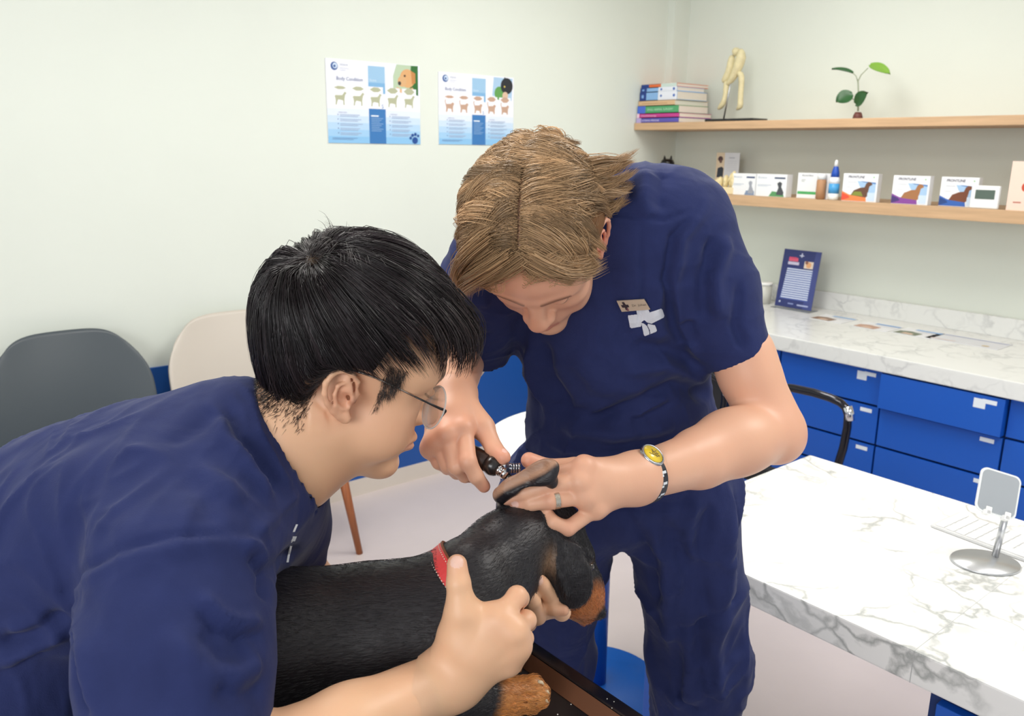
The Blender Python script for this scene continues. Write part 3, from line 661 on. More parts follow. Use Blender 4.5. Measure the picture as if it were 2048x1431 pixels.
# ---------------------------------------------------------------- sculpting: signed distance volumes -> surface-net meshes
def nrm(a): a = np.asarray(a, float); return a/np.linalg.norm(a)
UPC = B3.T @ np.array([0, 0, 1.0])            # world up in the working frame
class Vol:
    def __init__(s, lo, hi, h):
        s.lo = np.array(lo, np.float64); s.h = h; s.n = np.ceil((np.array(hi)-s.lo)/h).astype(int)+1
        s.F = np.full(s.n, .05, np.float32)
        s.ax = [(s.lo[i]+h*np.arange(s.n[i])).astype(np.float32) for i in range(3)]
    def _blk(s, lo, hi):
        a = np.maximum(np.floor((np.array(lo)-s.lo)/s.h).astype(int), 0); b = np.minimum(np.ceil((np.array(hi)-s.lo)/s.h).astype(int)+1, s.n)
        if (b <= a).any(): return None
        sl = tuple(slice(a[i], b[i]) for i in range(3))
        X = s.ax[0][sl[0]][:, None, None]; Y = s.ax[1][sl[1]][None, :, None]; Z = s.ax[2][sl[2]][None, None, :]
        return sl, X, Y, Z
    def _mix(s, sl, d, k, op):
        f = s.F[sl]
        if op == 'sub':
            d = -d; h = np.maximum(k-np.abs(f-d), 0)/k; s.F[sl] = np.maximum(f, d)+h*h*k*.25
        elif op == 'and':
            h = np.maximum(k-np.abs(f-d), 0)/k; s.F[sl] = np.maximum(f, d)+h*h*k*.25
        else:
            h = np.maximum(k-np.abs(f-d), 0)/k; s.F[sl] = np.minimum(f, d)-h*h*k*.25
    def cone(s, a, b, ra, rb=None, k=.01, op='add', flat=None, q=1.0):
        rb = ra if rb is None else rb; a = np.asarray(a, float); b = np.asarray(b, float)
        m = max(ra, rb)*max(1, 1)+k+3*s.h; r = s._blk(np.minimum(a, b)-m, np.maximum(a, b)+m)
        if r is None: return s
        sl, X, Y, Z = r; ab = b-a; L2 = float(ab@ab)+1e-12
        dx, dy, dz = X-a[0], Y-a[1], Z-a[2]
        t = np.clip((dx*ab[0]+dy*ab[1]+dz*ab[2])/L2, 0, 1)
        ex, ey, ez = dx-t*ab[0], dy-t*ab[1], dz-t*ab[2]
        l2 = ex*ex+ey*ey+ez*ez
        if flat is not None:                   # thinner along direction flat by factor q
            w = nrm(flat); c = ex*w[0]+ey*w[1]+ez*w[2]; l2 = l2+c*c*(1/(q*q)-1)
            d = (np.sqrt(l2)-(ra+(rb-ra)*t))*(.5+.5*q)
        else: d = np.sqrt(l2)-(ra+(rb-ra)*t)
        s._mix(sl, d, k, op); return s
    def chain(s, pts, rs, k=.006, op='add', **kw):
        for i in range(len(pts)-1): s.cone(pts[i], pts[i+1], rs[i], rs[i+1], k, op, **kw)
        return s
    def ell(s, c, r, R=None, k=.01, op='add'):
        r = np.asarray(r, float); c = np.asarray(c, float); R = np.eye(3) if R is None else np.asarray(R)
        e = np.sqrt(((R*r[None, :])**2).sum(1)); m = 2.5*k+3*s.h
        g = s._blk(c-e-m, c+e+m)
        if g is None: return s
        sl, X, Y, Z = g; dx, dy, dz = X-c[0], Y-c[1], Z-c[2]; k0 = 0; k1 = 0
        for i in range(3):
            u = dx*R[0, i]+dy*R[1, i]+dz*R[2, i]; k0 = k0+(u/r[i])**2; k1 = k1+(u/(r[i]**2))**2
        k0 = np.sqrt(k0); k1 = np.sqrt(k1)+1e-9
        s._mix(sl, k0*(k0-1)/k1, k, op); return s
    def half(s, p, n, k=.004):                 # cut away everything on the +n side
        p = np.asarray(p, float); n = nrm(n); g = s._blk(s.lo, s.lo+s.n*s.h); sl, X, Y, Z = g
        s._mix(sl, ((X-p[0])*n[0]+(Y-p[1])*n[1]+(Z-p[2])*n[2]).astype(np.float32)*np.ones(s.n, np.float32), k, 'and'); return s
    def mesh(s, smooth=2):
        F = s.F.astype(np.float32); ng = F < 0; n = s.n
        cs = np.zeros(tuple(n-1)+(3,), np.float32); cn = np.zeros(tuple(n-1), np.float32)
        quads = []
        for ax in range(3):
            lo = [slice(None)]*3; hi = [slice(None)]*3; lo[ax] = slice(0, -1); hi[ax] = slice(1, None)
            A = ng[tuple(lo)]; Bn = ng[tuple(hi)]; cr = A != Bn
            idx = np.argwhere(cr); f0 = F[tuple(lo)][cr]; f1 = F[tuple(hi)][cr]; t = f0/(f0-f1); sg = A[cr]
            pos = idx.astype(np.float32); pos[:, ax] += t
            o1, o2 = (ax+1) % 3, (ax+2) % 3
            cells = []
            for d1, d2 in ((-1, -1), (0, -1), (0, 0), (-1, 0)):
                c = idx.copy(); c[:, o1] += d1; c[:, o2] += d2; cells.append(c)
            ok = np.ones(len(idx), bool)
            for c in cells:
                v = ((c >= 0) & (c < (n-1))).all(1); ok &= v
                cc_ = c[v]; np.add.at(cs, (cc_[:, 0], cc_[:, 1], cc_[:, 2]), pos[v]); np.add.at(cn, (cc_[:, 0], cc_[:, 1], cc_[:, 2]), 1)
            q = np.stack([np.ravel_multi_index(c[ok].T, tuple(n-1)) for c in cells], 1)
            sg = sg[ok]; q[~sg] = q[~sg][:, ::-1]; quads.append(q)
        Q = np.concatenate(quads); used, inv = np.unique(Q.ravel(), return_inverse=True)
        V = (cs.reshape(-1, 3)[used]/cn.reshape(-1)[used][:, None])*s.h+s.lo; Q = inv.reshape(-1, 4)
        V = V.astype(np.float64)
        for _ in range(smooth): V = lap(V, Q, .5)
        return V, Q
def VP(x0, y0, x1, y1, z0, z1, h):            # volume that covers a photo window between two distances
    c = np.array([P(x, y, z) for x in (x0, x1) for y in (y0, y1) for z in (z0, z1)])
    return Vol(c.min(0), c.max(0), h)
def decal(poly, sn, step, lift, mb, col=None):    # print that follows the cloth
    xs = [p[0] for p in poly]; ys = [p[1] for p in poly]; nx = int((max(xs)-min(xs))/step)+2; ny = int((max(ys)-min(ys))/step)+2
    def inside(x, y):
        r = False; n = len(poly)
        for i in range(n):
            (x1, y1), (x2, y2) = poly[i], poly[(i+1) % n]
            if (y1 > y) != (y2 > y) and x < (x2-x1)*(y-y1)/(y2-y1)+x1: r = not r
        return r
    cache = {}
    def pt(i, j):
        if (i, j) not in cache:
            p = sn(min(xs)+i*step, min(ys)+j*step); cache[(i, j)] = None if p is None else W(p-nrm(p)*lift)
        return cache[(i, j)]
    for i in range(nx):
        for j in range(ny):
            if inside(min(xs)+(i+.5)*step, min(ys)+(j+.5)*step):
                q = [pt(i, j), pt(i, j+1), pt(i+1, j+1), pt(i+1, j)]
                if all(t is not None for t in q): mb.add(q, [[0, 1, 2, 3]], col, True)
def lap(V, Q, w):
    S_ = np.zeros_like(V); N_ = np.zeros(len(V))
    for a, b in ((0, 1), (1, 2), (2, 3), (3, 0)):
        for x, y in ((a, b), (b, a)):
            for c in range(3): S_[:, c] += np.bincount(Q[:, x], V[Q[:, y], c], len(V))
            N_ += np.bincount(Q[:, x], minlength=len(V))
    return V*(1-w)+w*S_/np.maximum(N_, 1)[:, None]
def vnormals(V, Q):
    n = np.cross(V[Q[:, 2]]-V[Q[:, 0]], V[Q[:, 3]]-V[Q[:, 1]]); N_ = np.zeros_like(V)
    for i in range(4):
        for c in range(3): N_[:, c] += np.bincount(Q[:, i], n[:, c], len(V))
    return N_/(np.linalg.norm(N_, axis=1)[:, None]+1e-12)
def merge(parts):
    Vs, Qs, k = [], [], 0
    for V, Q in parts: Vs.append(V); Qs.append(Q+k); k += len(V)
    return np.concatenate(Vs), np.concatenate(Qs)
def polydist(V, pts):
    d = np.full(len(V), 9.0); tt = np.zeros(len(V)); n = len(pts)-1
    for i in range(n):
        a, b = pts[i], pts[i+1]; ab = b-a; t = np.clip((V-a) @ ab/(ab@ab+1e-12), 0, 1); e = np.linalg.norm(V-a-t[:, None]*ab, axis=1)
        m = e < d; d[m] = e[m]; tt[m] = (i+t[m])/n
    return d, tt
from mathutils.bvhtree import BVHTree
def snapper(V, Q):
    bv = BVHTree.FromPolygons([tuple(v) for v in V], [tuple(int(t) for t in q) for q in Q])
    def f(px, py):
        d = nrm(P(px, py, 1)); h = bv.ray_cast(Vector((0, 0, 0)), Vector(d))
        return np.array(h[0]) if h[0] is not None else None
    return f
def folds(V, Q, specs, Nn=None):
    """cloth folds: each spec is (photo polyline, width, height); laid on the surface, pushed along the normal"""
    sn = snapper(V, Q); Nn = vnormals(V, Q) if Nn is None else Nn; D = np.zeros(len(V))
    for pl, w, h in specs:
        pts = [sn(*p) for p in pl]; pts = [p for p in pts if p is not None]
        if len(pts) < 2: continue
        d, t = polydist(V, pts); m = d < w*3
        fade = np.clip(np.minimum(t, 1-t)*6+.15, 0, 1)
        D[m] += h*np.exp(-(d[m]/w)**2)*fade[m]
    return V+Nn*D[:, None]
def vnoise(V, scale, seed=0):
    r = np.random.default_rng(seed); out = np.zeros(len(V))
    for i in range(7):
        k = r.normal(size=3)*scale; out += np.sin(V @ k+r.uniform(0, 6.28))*r.uniform(.5, 1)
    return out/4
def wrinkles(V, amp, scale, seed=0, axis=None):   # sharp-crested irregular cloth creases
    q = V*scale if axis is None else V*scale*np.asarray(axis)[None]
    w = np.stack([vnoise(q, 1.1, seed+1), vnoise(q, 1.1, seed+2), vnoise(q, 1.1, seed+3)], 1)*1.3+q
    r = np.zeros(len(V))
    for i, f_ in enumerate((1.0, 1.9)):
        n = vnoise(w*f_, 1.0, seed+10+i); r += (1-np.minimum(np.abs(n)*2.4, 1))**2/(1+i)
    m = np.clip(.5+vnoise(V*scale*.35, 1.0, seed+5), 0, 1)
    return (r-.35)*amp*m
def toworld(V): return CAM+V @ B3.T
def gauss(V, c, r): return np.exp(-(((V-np.asarray(c))**2).sum(1))/(r*r))
def lin(c): return np.array(srgb(c)[:3])
def hp(f, x, y, z): return tuple(f.inv(P(x, y, z)[None])[0])      # photo point -> head coordinates
class Fr:                                  # local frame of a head: x its right, y ahead, z up
    def __init__(s, R, c, sc=1): s.R = np.array(R, float); s.c = np.array(c, float); s.s = sc
    def T(s, p): return s.c+s.R @ (np.asarray(p, float)*s.s)
    def TV(s, V): return s.c+(np.asarray(V)*s.s) @ s.R.T
    def inv(s, V): return ((V-s.c) @ s.R)/s.s

# ---------------------------------------------------------------- a human head
def head_sdf(v, f, nose=.112, nz=-.03, jaw=1.0, lipy=.0, nw=1.0):
    T = f.T; R = f.R; E = lambda c, r, k=.012, op='add', rot=None: v.ell(T(c), np.array(r)*f.s, R if rot is None else R@rot, k, op)
    C = lambda a, b, ra, rb=None, k=.01, op='add', **kw: v.cone(T(a), T(b), ra*f.s, (rb if rb is not None else ra)*f.s, k, op, **kw)
    E((0,-.014,.050), (.076,.096,.083), .01)
    E((0,.036,.055), (.063,.052,.058), .03)
    E((0,.030,-.012), (.062,.055,.07), .02)
    E((0,.030,-.055), (.050*jaw,.046,.048), .02)
    for s_ in (-1, 1):
        E((s_*.042,.048,-.014), (.024,.026,.022), .02)
        C((s_*.050*jaw,-.002,-.052), (s_*.014*jaw,.062,-.104), .018, .016, .025)
        E((s_*.045,.035,-.050), (.020,.034,.026), .02)
        E((s_*.052,.040,.045), (.016,.03,.03), .03)
    E((0,.072,-.107), (.020,.017,.015), .018)
    E((0,.062,-.062), (.030,.028,.028), .02)
    # eye region
    for s_ in (-1, 1):
        E((s_*.031,.092,.016), (.018,.014,.011), .014, 'sub')
        E((s_*.031,.0715,.013), (.0150,.0140,.0125), .004)
        C((s_*.012,.086,.031), (s_*.046,.072,.036), .0085, .008, .014)
    # nose
    C((0,.080,.024), (0,nose-.010,-.022), .0090*nw, .0108*nw, .010)
    E((0,nose-.006,nz), (.0122*nw,.012,.0108), .008)
    for s_ in (-1, 1):
        E((s_*.0135*nw,nose-.018,nz-.002), (.0078,.011,.0078), .006)
        E((s_*.006,nose-.012,nz-.011), (.0035,.006,.004), .003, 'sub')
    # mouth
    yl = .0885+lipy
    C((-.019,yl-.010,-.0665), (0,yl,-.064), .0040, .0055, .006); C((.019,yl-.010,-.0665), (0,yl,-.064), .0040, .0055, .006)
    C((-.016,yl-.010,-.0735), (0,yl-.001,-.0755), .0042, .0066, .006); C((.016,yl-.010,-.0735), (0,yl-.001,-.0755), .0042, .0066, .006)
    C((-.022,yl-.006,-.0695), (0,yl+.006,-.0695), .0012, .0012, .003, 'sub'); C((.022,yl-.006,-.0695), (0,yl+.006,-.0695), .0012, .0012, .003, 'sub')
    E((0,yl+.004,-.089), (.02,.010,.005), .008, 'sub')
    # ears
    for s_ in (-1, 1):
        th = .34; c_, q_ = math.cos(th), math.sin(th)
        Re = R @ np.array([[1,0,0],[0,c_,-q_],[0,q_,c_]]); oc = T((s_*.073,-.010,.001))
        def e(p): return oc+Re @ (np.array((s_*p[0], p[1], p[2]))*f.s*1.04)
        plate = np.stack([nrm(Re@np.array([s_*1.0,-.42,0])), nrm(Re@np.array([s_*.42,1.0,0])), Re[:, 2]], 1)
        v.ell(e((.005,-.005,.004)), np.array((.0050,.0145,.026))*f.s, plate, .006)
        helix = [(.002,.010,.004),(.005,.0115,.016),(.009,.006,.027),(.013,-.003,.0325),(.0165,-.013,.030),(.0185,-.0195,.021),(.0185,-.021,.009),(.0165,-.0185,-.003),(.0125,-.0130,-.014),(.0085,-.0065,-.022)]
        v.chain([e(p) for p in helix], [.0026,.0028,.0030,.0030,.0032,.0033,.0033,.0032,.0034,.0042], .0025)
        v.ell(e((.0065,-.001,-.0245)), (.0040,.0068,.0075), plate, .004)
        v.ell(e((.0125,-.001,-.003)), (.0075,.0075,.0100), plate, .003, 'sub')
        v.ell(e((.0155,-.0035,.0165)), (.0065,.0085,.0070), plate, .003, 'sub')
        v.chain([e(p) for p in [(.0100,.001,.018),(.0125,-.008,.015),(.0135,-.0115,.005),(.0120,-.0100,-.007),(.0095,-.004,-.013)]], [.0020,.0024,.0026,.0026,.0028], .0025)
        v.cone(e((.003,.010,.000)), e((.009,.0065,-.004)), .0042, .0036, .004)
        v.cone(e((.000,.004,-.001)), e((.008,.001,-.002)), .0026, .0026, .002, 'sub')
def skin_color(V, base, pink, heads=(), warm=(), dark=None):
    c = np.tile(lin(base), (len(V), 1)); pk = lin(pink)
    w = np.clip(.5+.5*vnoise(V, 40, 3), 0, 1)*.18
    for p, r, a in warm: w = w+a*gauss(V, p, r)
    w = np.clip(w, 0, 1)[:, None]; return c*(1-w)+pk*w
def face_color(V, col, f, base_lip, browc, lash=True, browdens=.8):
    L = f.inv(V); inside = (np.abs(L[:, 0]) < .1) & (L[:, 1] > .02) & (L[:, 1] < .14) & (np.abs(L[:, 2]) < .14)
    def blend(m, c):
        nonlocal col
        m = np.clip(m, 0, 1)[:, None]; col = col*(1-m)+lin(c)*m
    def sg(x, r): return np.exp(-(x/r)**2)
    pk = 'c97f66'
    _b = blend
    def blend(m, c): _b(m*inside, c)
    nx = sg(L[:, 0], .02)*sg(L[:, 2]+.03, .025)*(L[:, 1] > .085)
    blend(nx*.45, pk)
    for s_ in (-1, 1): blend(sg(L[:, 0]-s_*.043, .02)*sg(L[:, 2]+.03, .02)*(L[:, 1] > .05)*.3, pk)
    blend(((np.abs(L[:, 0]) < .021) & (L[:, 1] > .074)).astype(float)*sg(L[:, 2]+.070, .0085)*.75, base_lip)
    for s_ in (-1, 1):
        if lash:
            ye = .0715+.014*np.sqrt(np.clip(1-((L[:, 0]-s_*.031)/.015)**2, 0, 1)); m = (np.abs(L[:, 0]-s_*.031) < .0150) & (L[:, 1] > .070)
            zl = .0085+.6*((L[:, 0]-s_*.031))**2/.015
            blend(m*sg(L[:, 2]-zl+.0005, .0012)*.9, '2a1c18')
        zb = .0345+.10*(np.abs(L[:, 0])-.012)*1.0-2.2*(np.abs(L[:, 0])-.030)**2*3
        m = (L[:, 0]*s_ > .011) & (L[:, 0]*s_ < .052) & (L[:, 1] > .055)
        blend(m*sg(L[:, 2]-zb, .0042)*browdens, browc)
    return col

# ---------------------------------------------------------------- hair strands
def strands(paths, rad, cols, flat=1.0):
    """paths (n, m, 3) world, rad (n,) root radius; three sided tapering tubes"""
    n, m, _ = paths.shape
    d = np.gradient(paths, axis=1); d /= np.linalg.norm(d, axis=2, keepdims=True)+1e-9
    ref = rng.normal(size=(n, 1, 3)); a = ref-(ref*d).sum(2, keepdims=True)*d; a /= np.linalg.norm(a, axis=2, keepdims=True)+1e-9; b = np.cross(d, a)
    t = np.linspace(0, 1, m)[None, :, None]; r = rad[:, None, None]*(1-.85*t**2)
    V = np.stack([paths+r*(math.cos(q)*a+math.sin(q)*b) for q in (0, 2.094, 4.189)], 2).reshape(-1, 3)
    base = (np.arange(n)[:, None]*m+np.arange(m-1)[None, :])*3
    Q = np.concatenate([np.stack([base+k, base+(k+1) % 3, base+3+(k+1) % 3, base+3+k], -1).reshape(-1, 4) for k in range(3)])
    C_ = np.repeat(cols, m*3, axis=0); return V, Q, C_
# ---------------------------------------------------------------- materials for people
M_skinV = mat('fair skin', 'e0a586', .45, vcol='Col', sss=.12, bump=.12, bscale=700, bdist=.0006, spec=.45)
M_skinA = mat('warm skin', 'e2b08c', .42, vcol='Col', sss=.12, bump=.10, bscale=700, bdist=.0006, spec=.45)
M_scrub = mat('navy scrub cotton', '28315e', .85, bump=.5, bscale=700, bdist=.0006, var=.06, vscale=40, spec=.2, sheen=.08, wrinkle=9)
M_hairV = mat('blond hair', 'a07a52', .34, vcol='Col', spec=.4)
M_hairA = mat('black hair', '1d1719', .27, vcol='Col', spec=.6)
# ================================================================ the vet
HV = Fr([[-0.97788626,-0.08676916,-0.19028815],[0.20697989,-0.27117306,-0.94001303],[0.02996312,-0.95861164,0.28313588]], [.04173165,1.17242716,.15166752])
vet = thing('person', W(P(1240,1300,1.75))*np.array([1,1,0]), 'tall blond person in navy scrubs bending over the dog, holding its ear up', 'person')
vet.location.z = 0; BASES[vet.name].z = 0
parts = []
v = Vol(HV.c-.17, HV.c+.17, .0021); head_sdf(v, HV, nose=.109, nz=-.020, nw=1.18)
v.cone(HV.T((0,-.03,-.04)), P(1215,470,1.30), .056, .062, .03)
parts.append(v.mesh(2))
def hand(v, wrist, wr, palm, fingers, flat, k=.009, palm_r=.0125):
    for p in palm: v.cone(wrist, p, wr*.62, palm_r, .016)
    for i in range(len(palm)-1): v.cone(palm[i], palm[i+1], palm_r*.95, palm_r*.95, .012)
    for pts, rs in fingers: v.chain(pts, rs, .0035)
# --- his left arm (image right)
v = VP(985,895,1320,1085,.985,1.14,.0016)
wl = P(1272,956,1.083)
PL = [P(1168,932,1.040), P(1160,962,1.033), P(1168,992,1.036), P(1192,1016,1.046)]
hand(v, wl, .030, PL, [
  ([PL[0],P(1108,950,1.044),P(1062,962,1.052),P(1030,970,1.058)], [.0105,.0098,.0088,.0078]),
  ([PL[1],P(1098,971,1.028),P(1050,985,1.032),P(1014,996,1.040)], [.0108,.0104,.0095,.0088]),
  ([PL[2],P(1104,1001,1.024),P(1062,1007,1.032),P(1034,1010,1.040)], [.0102,.0100,.0088,.0082]),
  ([PL[3],P(1136,1056,1.030),P(1106,1044,1.026),P(1093,1024,1.034)], [.0100,.0095,.0085,.0078]),
  ([P(1230,940,1.068),P(1150,935,1.078),P(1095,935,1.073),P(1058,920,1.066)], [.014,.0135,.0115,.0105]),
 ], None)
v.cone(wl, P(1210,965,1.058), .0285, .024, .02)
v.cone(wl, P(1400,915,1.185), .0300, .040, .02, flat=(0,1,0), q=.85)
for p in PL: v.ell(p+np.array([0,-.0075,.0]), (.0085,.0075,.0085), None, .008)
parts.append(v.mesh(2)); armcut = P(1300,950,1.120)
v = VP(1270,580,1640,1000,1.08,1.34,.0035)
v.cone(wl, P(1400,915,1.185), .0300, .040, .02, flat=(0,1,0), q=.85)
v.cone(P(1400,915,1.185), P(1535,862,1.262), .040, .047, .02)
v.ell(P(1470,880,1.220), (.055,.05,.045), None, .03)
v.cone(P(1545,855,1.27), P(1497,745,1.27), .047, .0435, .014)
v.chain([P(1497,745,1.27), P(1484,702,1.272), P(1470,670,1.275), P(1420,600,1.275)], [.0435,.0420,.034,.036], .02)
v.ell(P(1562,880,1.275), (.028,.03,.028), None, .03)
parts.append(v.mesh(3))
# --- his right arm (image left)
v = VP(840,750,1020,985,1.02,1.22,.0016)
wr_ = P(905,792,1.135)
PR = [P(928,856,1.068), P(893,868,1.060), P(873,882,1.066), P(862,896,1.080)]
hand(v, wr_, .029, PR, [
  ([PR[0],P(936,922,1.040),P(952,952,1.046),P(968,972,1.056)], [.0118,.0108,.0095,.0082]),
  ([PR[1],P(912,932,1.048),P(930,950,1.068),P(940,952,1.088)], [.0112,.0104,.0092,.0085]),
  ([PR[2],P(896,930,1.060),P(914,944,1.082),P(926,944,1.10)], [.0106,.0100,.009,.0082]),
  ([PR[3],P(878,924,1.076),P(895,936,1.098),P(908,936,1.112)], [.0098,.0092,.0082,.0075]),
  ([P(930,812,1.115),P(968,856,1.085),P(988,897,1.068),P(1006,914,1.055)], [.017,.0135,.0112,.0098]),
 ], None)
v.cone(P(935,835,1.10), P(955,850,1.09), .014, .011, .02)
v.cone(wr_, P(899,835,1.095), .027, .026, .02)
v.cone(wr_, P(916,740,1.22), .0285, .034, .02)
for p in PR: v.ell(p+np.array([0,-.008,.001]), (.0085,.008,.0085), None, .008)
parts.append(v.mesh(2))
v = VP(840,450,1090,830,1.08,1.45,.004)
v.cone(wr_, P(920,715,1.36), .0285, .042, .02); v.cone(P(920,715,1.38), P(985,520,1.25), .043, .036, .02)
parts.append(v.mesh(2))
# body under the clothes
v = Vol(P(960,960,1.16), P(1480,330,1.62), .007)
v.ell(P(1225,560,1.32), (.15,.09,.12), None, .05); v.ell(P(1235,770,1.41), (.13,.085,.15), None, .05); v.ell(P(1240,950,1.47), (.15,.10,.10), None, .05)
parts.append(v.mesh(2))
V, Q = merge(parts)
nailsV = [(P(1012,993,1.040)+np.array([-.002,-.0080,.001]), .0058), (P(1032,1007,1.040)+np.array([-.001,-.0078,.001]), .0055), (P(1004,907,1.055)+np.array([.004,-.004,.006]), .005)]
warmV = [(p, .013, .5) for p in PL+PR]+[(P(1013,990,1.044),.012,.5),(P(1034,1010,1.04),.012,.5),(P(1097,967,1.03),.011,.4),(P(1104,1001,1.024),.011,.4),(P(968,972,1.056),.013,.6),(P(1006,914,1.055),.013,.55),(P(1058,920,1.066),.014,.5),(P(1135,1056,1.03),.012,.35),(P(936,922,1.04),.011,.35),(P(1555,880,1.27),.05,.35),
  (HV.T((-.085,-.01,0)),.03,.8)]
col = skin_color(V, 'e6b496', 'dc8b76', warm=warmV)
col = face_color(V, col, HV, 'bf7468', '6e4a36', browdens=.85)
col[:] = np.where(gauss(V, HV.T((0,.06,.07)), .05)[:, None]*.35 > .0, col*(1-gauss(V, HV.T((0,.06,.07)), .05)[:, None]*.22)+lin('d0856c')*gauss(V, HV.T((0,.06,.07)), .05)[:, None]*.22, col)
for p, r in nailsV:
    m = (gauss(V, p, r) > .45)[:, None]; col = np.where(m, lin('efc2b4'), col)
mesh_np('body', toworld(V), Q, M_skinV, vet, col)

# --- scrub top
v = VP(860,310,1560,930,1.12,1.58,.0036)
v.ell(P(1235,500,1.29), (.165,.11,.125), None, .03)
v.ell(P(1290,437,1.27), (.10,.09,.070), None, .05)
v.cone(P(1040,500,1.26), P(1345,455,1.27), .062, .070, .05)
v.ell(P(1230,640,1.35), (.165,.115,.15), None, .05)
v.ell(P(1238,780,1.40), (.150,.112,.14), None, .05)
v.ell(P(1248,868,1.43), (.168,.122,.09), None, .05)
v.chain([P(1345,462,1.27), P(1425,580,1.27), P(1496,745,1.272)], [.070,.061,.0480], .04)
v.chain([P(985,520,1.25), P(950,600,1.31), P(945,690,1.37)], [.066,.064,.058], .04)
axs=nrm(P(1520,795,1.272)-P(1485,714,1.272)); t1=nrm(np.cross(axs,[0,1,0])); v.ell(P(1485,714,1.272)+axs*.040, (.040,.095,.095), np.stack([axs,t1,np.cross(axs,t1)],1), .002, 'sub')       # open cuff
v.cone(P(1482,708,1.271), P(1492,730,1.272), .0425, .0445, .002, 'sub')
v.cone(P(940,745,1.40), P(935,800,1.42), .068, .07, .002, 'sub')
v.cone(P(948,640,1.34), P(945,720,1.39), .048, .052, .002, 'sub')
v.cone(HV.T((0,-.02,-.05)), P(1165,520,1.26), .060, .052, .004, 'sub')      # neckline
v.ell(P(1248,1010,1.44), (.25,.2,.10), None, .003, 'sub')                   # lower hem
V, Q = v.mesh(3)
V = folds(V, Q, [(a_, b_, c_*1.7) for a_, b_, c_ in [
  ([(1405,405),(1345,475),(1330,560),(1345,650),(1385,735)], .006, -.006),      # armhole seam
  ([(1418,402),(1362,476),(1348,560),(1363,650),(1400,735)], .010, .006),
  ([(1190,432),(1260,432),(1330,440),(1380,420)], .003, -.0025),                 # yoke seam
  ([(1280,432),(1282,520),(1285,600),(1275,660)], .003, -.002),
  ([(1290,340),(1288,400),(1300,440)], .012, .005), ([(1262,335),(1258,400)], .010, -.005), ([(1325,345),(1320,420)], .010, -.004),
  ([(1455,470),(1430,560),(1440,640)], .012, .007), ([(1425,470),(1405,560),(1408,650)], .010, -.007), ([(1480,560),(1470,650),(1490,700)], .008, -.005),
  ([(1400,740),(1340,700),(1260,690)], .012, -.007), ([(1410,760),(1330,730),(1240,740)], .014, .008), ([(1420,790),(1350,770),(1270,800),(1180,850)], .012, -.008),
  ([(1425,750),(1380,690),(1370,640)], .010, -.006), ([(1060,690),(1070,760),(1100,820)], .010, .010), ([(1085,680),(1100,760),(1140,820)], .012, -.009),
  ([(1050,800),(1120,850),(1230,870),(1350,850)], .012, .008), ([(1060,780),(1130,820),(1240,835)], .010, -.006), ([(1430,830),(1330,880),(1200,895)], .010, -.007),
  ([(1100,890),(1200,905),(1300,900)], .008, .005), ([(1330,690),(1310,620),(1330,560)], .014, .005),
  ([(1268,832),(1340,790),(1425,750)], .004, .003), ([(1268,845),(1345,803),(1430,765)], .004, -.003), ([(1268,832),(1275,880)], .004, -.002),
  ([(900,600),(930,640),(980,650)], .010, -.006), ([(895,560),(940,600),(985,600)], .012, .006), ([(900,660),(940,690),(985,660)], .008, -.004),
  ([(1440,735),(1530,686)], .003, -.0016), ([(1420,700),(1515,655)], .0035, -.002),
  ([(1215,520),(1225,600),(1260,700)], .02, -.005), ([(1150,700),(1200,760),(1300,790)], .02, .006)]])
V = V+vnormals(V, Q)*(vnoise(V, 22, 5)*.0022+wrinkles(V, .0075, 20, 31, (1,1,1.5)))[:, None]
top = mesh_np('scrub_top', toworld(V), Q, M_scrub, vet); snapV = snapper(V, Q)
# --- trousers
def dn(p, d): return np.asarray(p, float)-UPC*d
HL, HR = P(1362,1020,1.48), P(1112,1020,1.48); KL_, KR = P(1400,1320,1.615), P(1088,1310,1.64)
AL, AR = dn(KL_, .52)+np.array([.0,.02,0]), dn(KR, .50)+np.array([0,.02,0])
lowz = min(AL[2], AR[2])
v = Vol(np.array([-.08,1.28,lowz-.05]), np.array([.48,1.95,P(0,860,1.45)[2]]), .0065)
v.ell(P(1243,955,1.465), (.196,.13,.11), None, .03); v.ell(P(1246,900,1.44), (.158,.11,.09), None, .03)
v.chain([HL,KL_,AL], [.104,.088,.078], .05); v.chain([HR,KR,AR], [.104,.085,.078], .05)
V, Q = v.mesh(3)
V = folds(V, Q, [(a_, b_, c_*1.7) for a_, b_, c_ in [([(1300,1050),(1330,1150),(1340,1300)], .012, .007), ([(1330,1040),(1380,1150),(1400,1330)], .016, -.008), ([(1450,1000),(1455,1150),(1430,1300),(1440,1420)], .014, .008),
  ([(1240,1000),(1290,1080),(1320,1200)], .014, -.008), ([(1420,1000),(1400,1100),(1420,1250)], .012, -.006), ([(1470,1180),(1420,1240),(1350,1260)], .012, -.007), ([(1480,1300),(1420,1370),(1330,1400)], .014, .007), ([(1350,1380),(1400,1420)], .012, -.007), ([(1385,1180),(1375,1300),(1390,1420)], .012, .006),
  ([(1200,1010),(1280,1020),(1400,1000)], .008, -.005), ([(1465,980),(1470,1060),(1450,1130)], .004, -.003)]])
V = V+vnormals(V, Q)*(vnoise(V, 20, 8)*.003+wrinkles(V, .010, 15, 41, (1.5,1.5,.7)))[:, None]
mesh_np('trousers', toworld(V), Q, M_scrub, vet)
M_shoe = mat('black shoe', '18181c', .5)
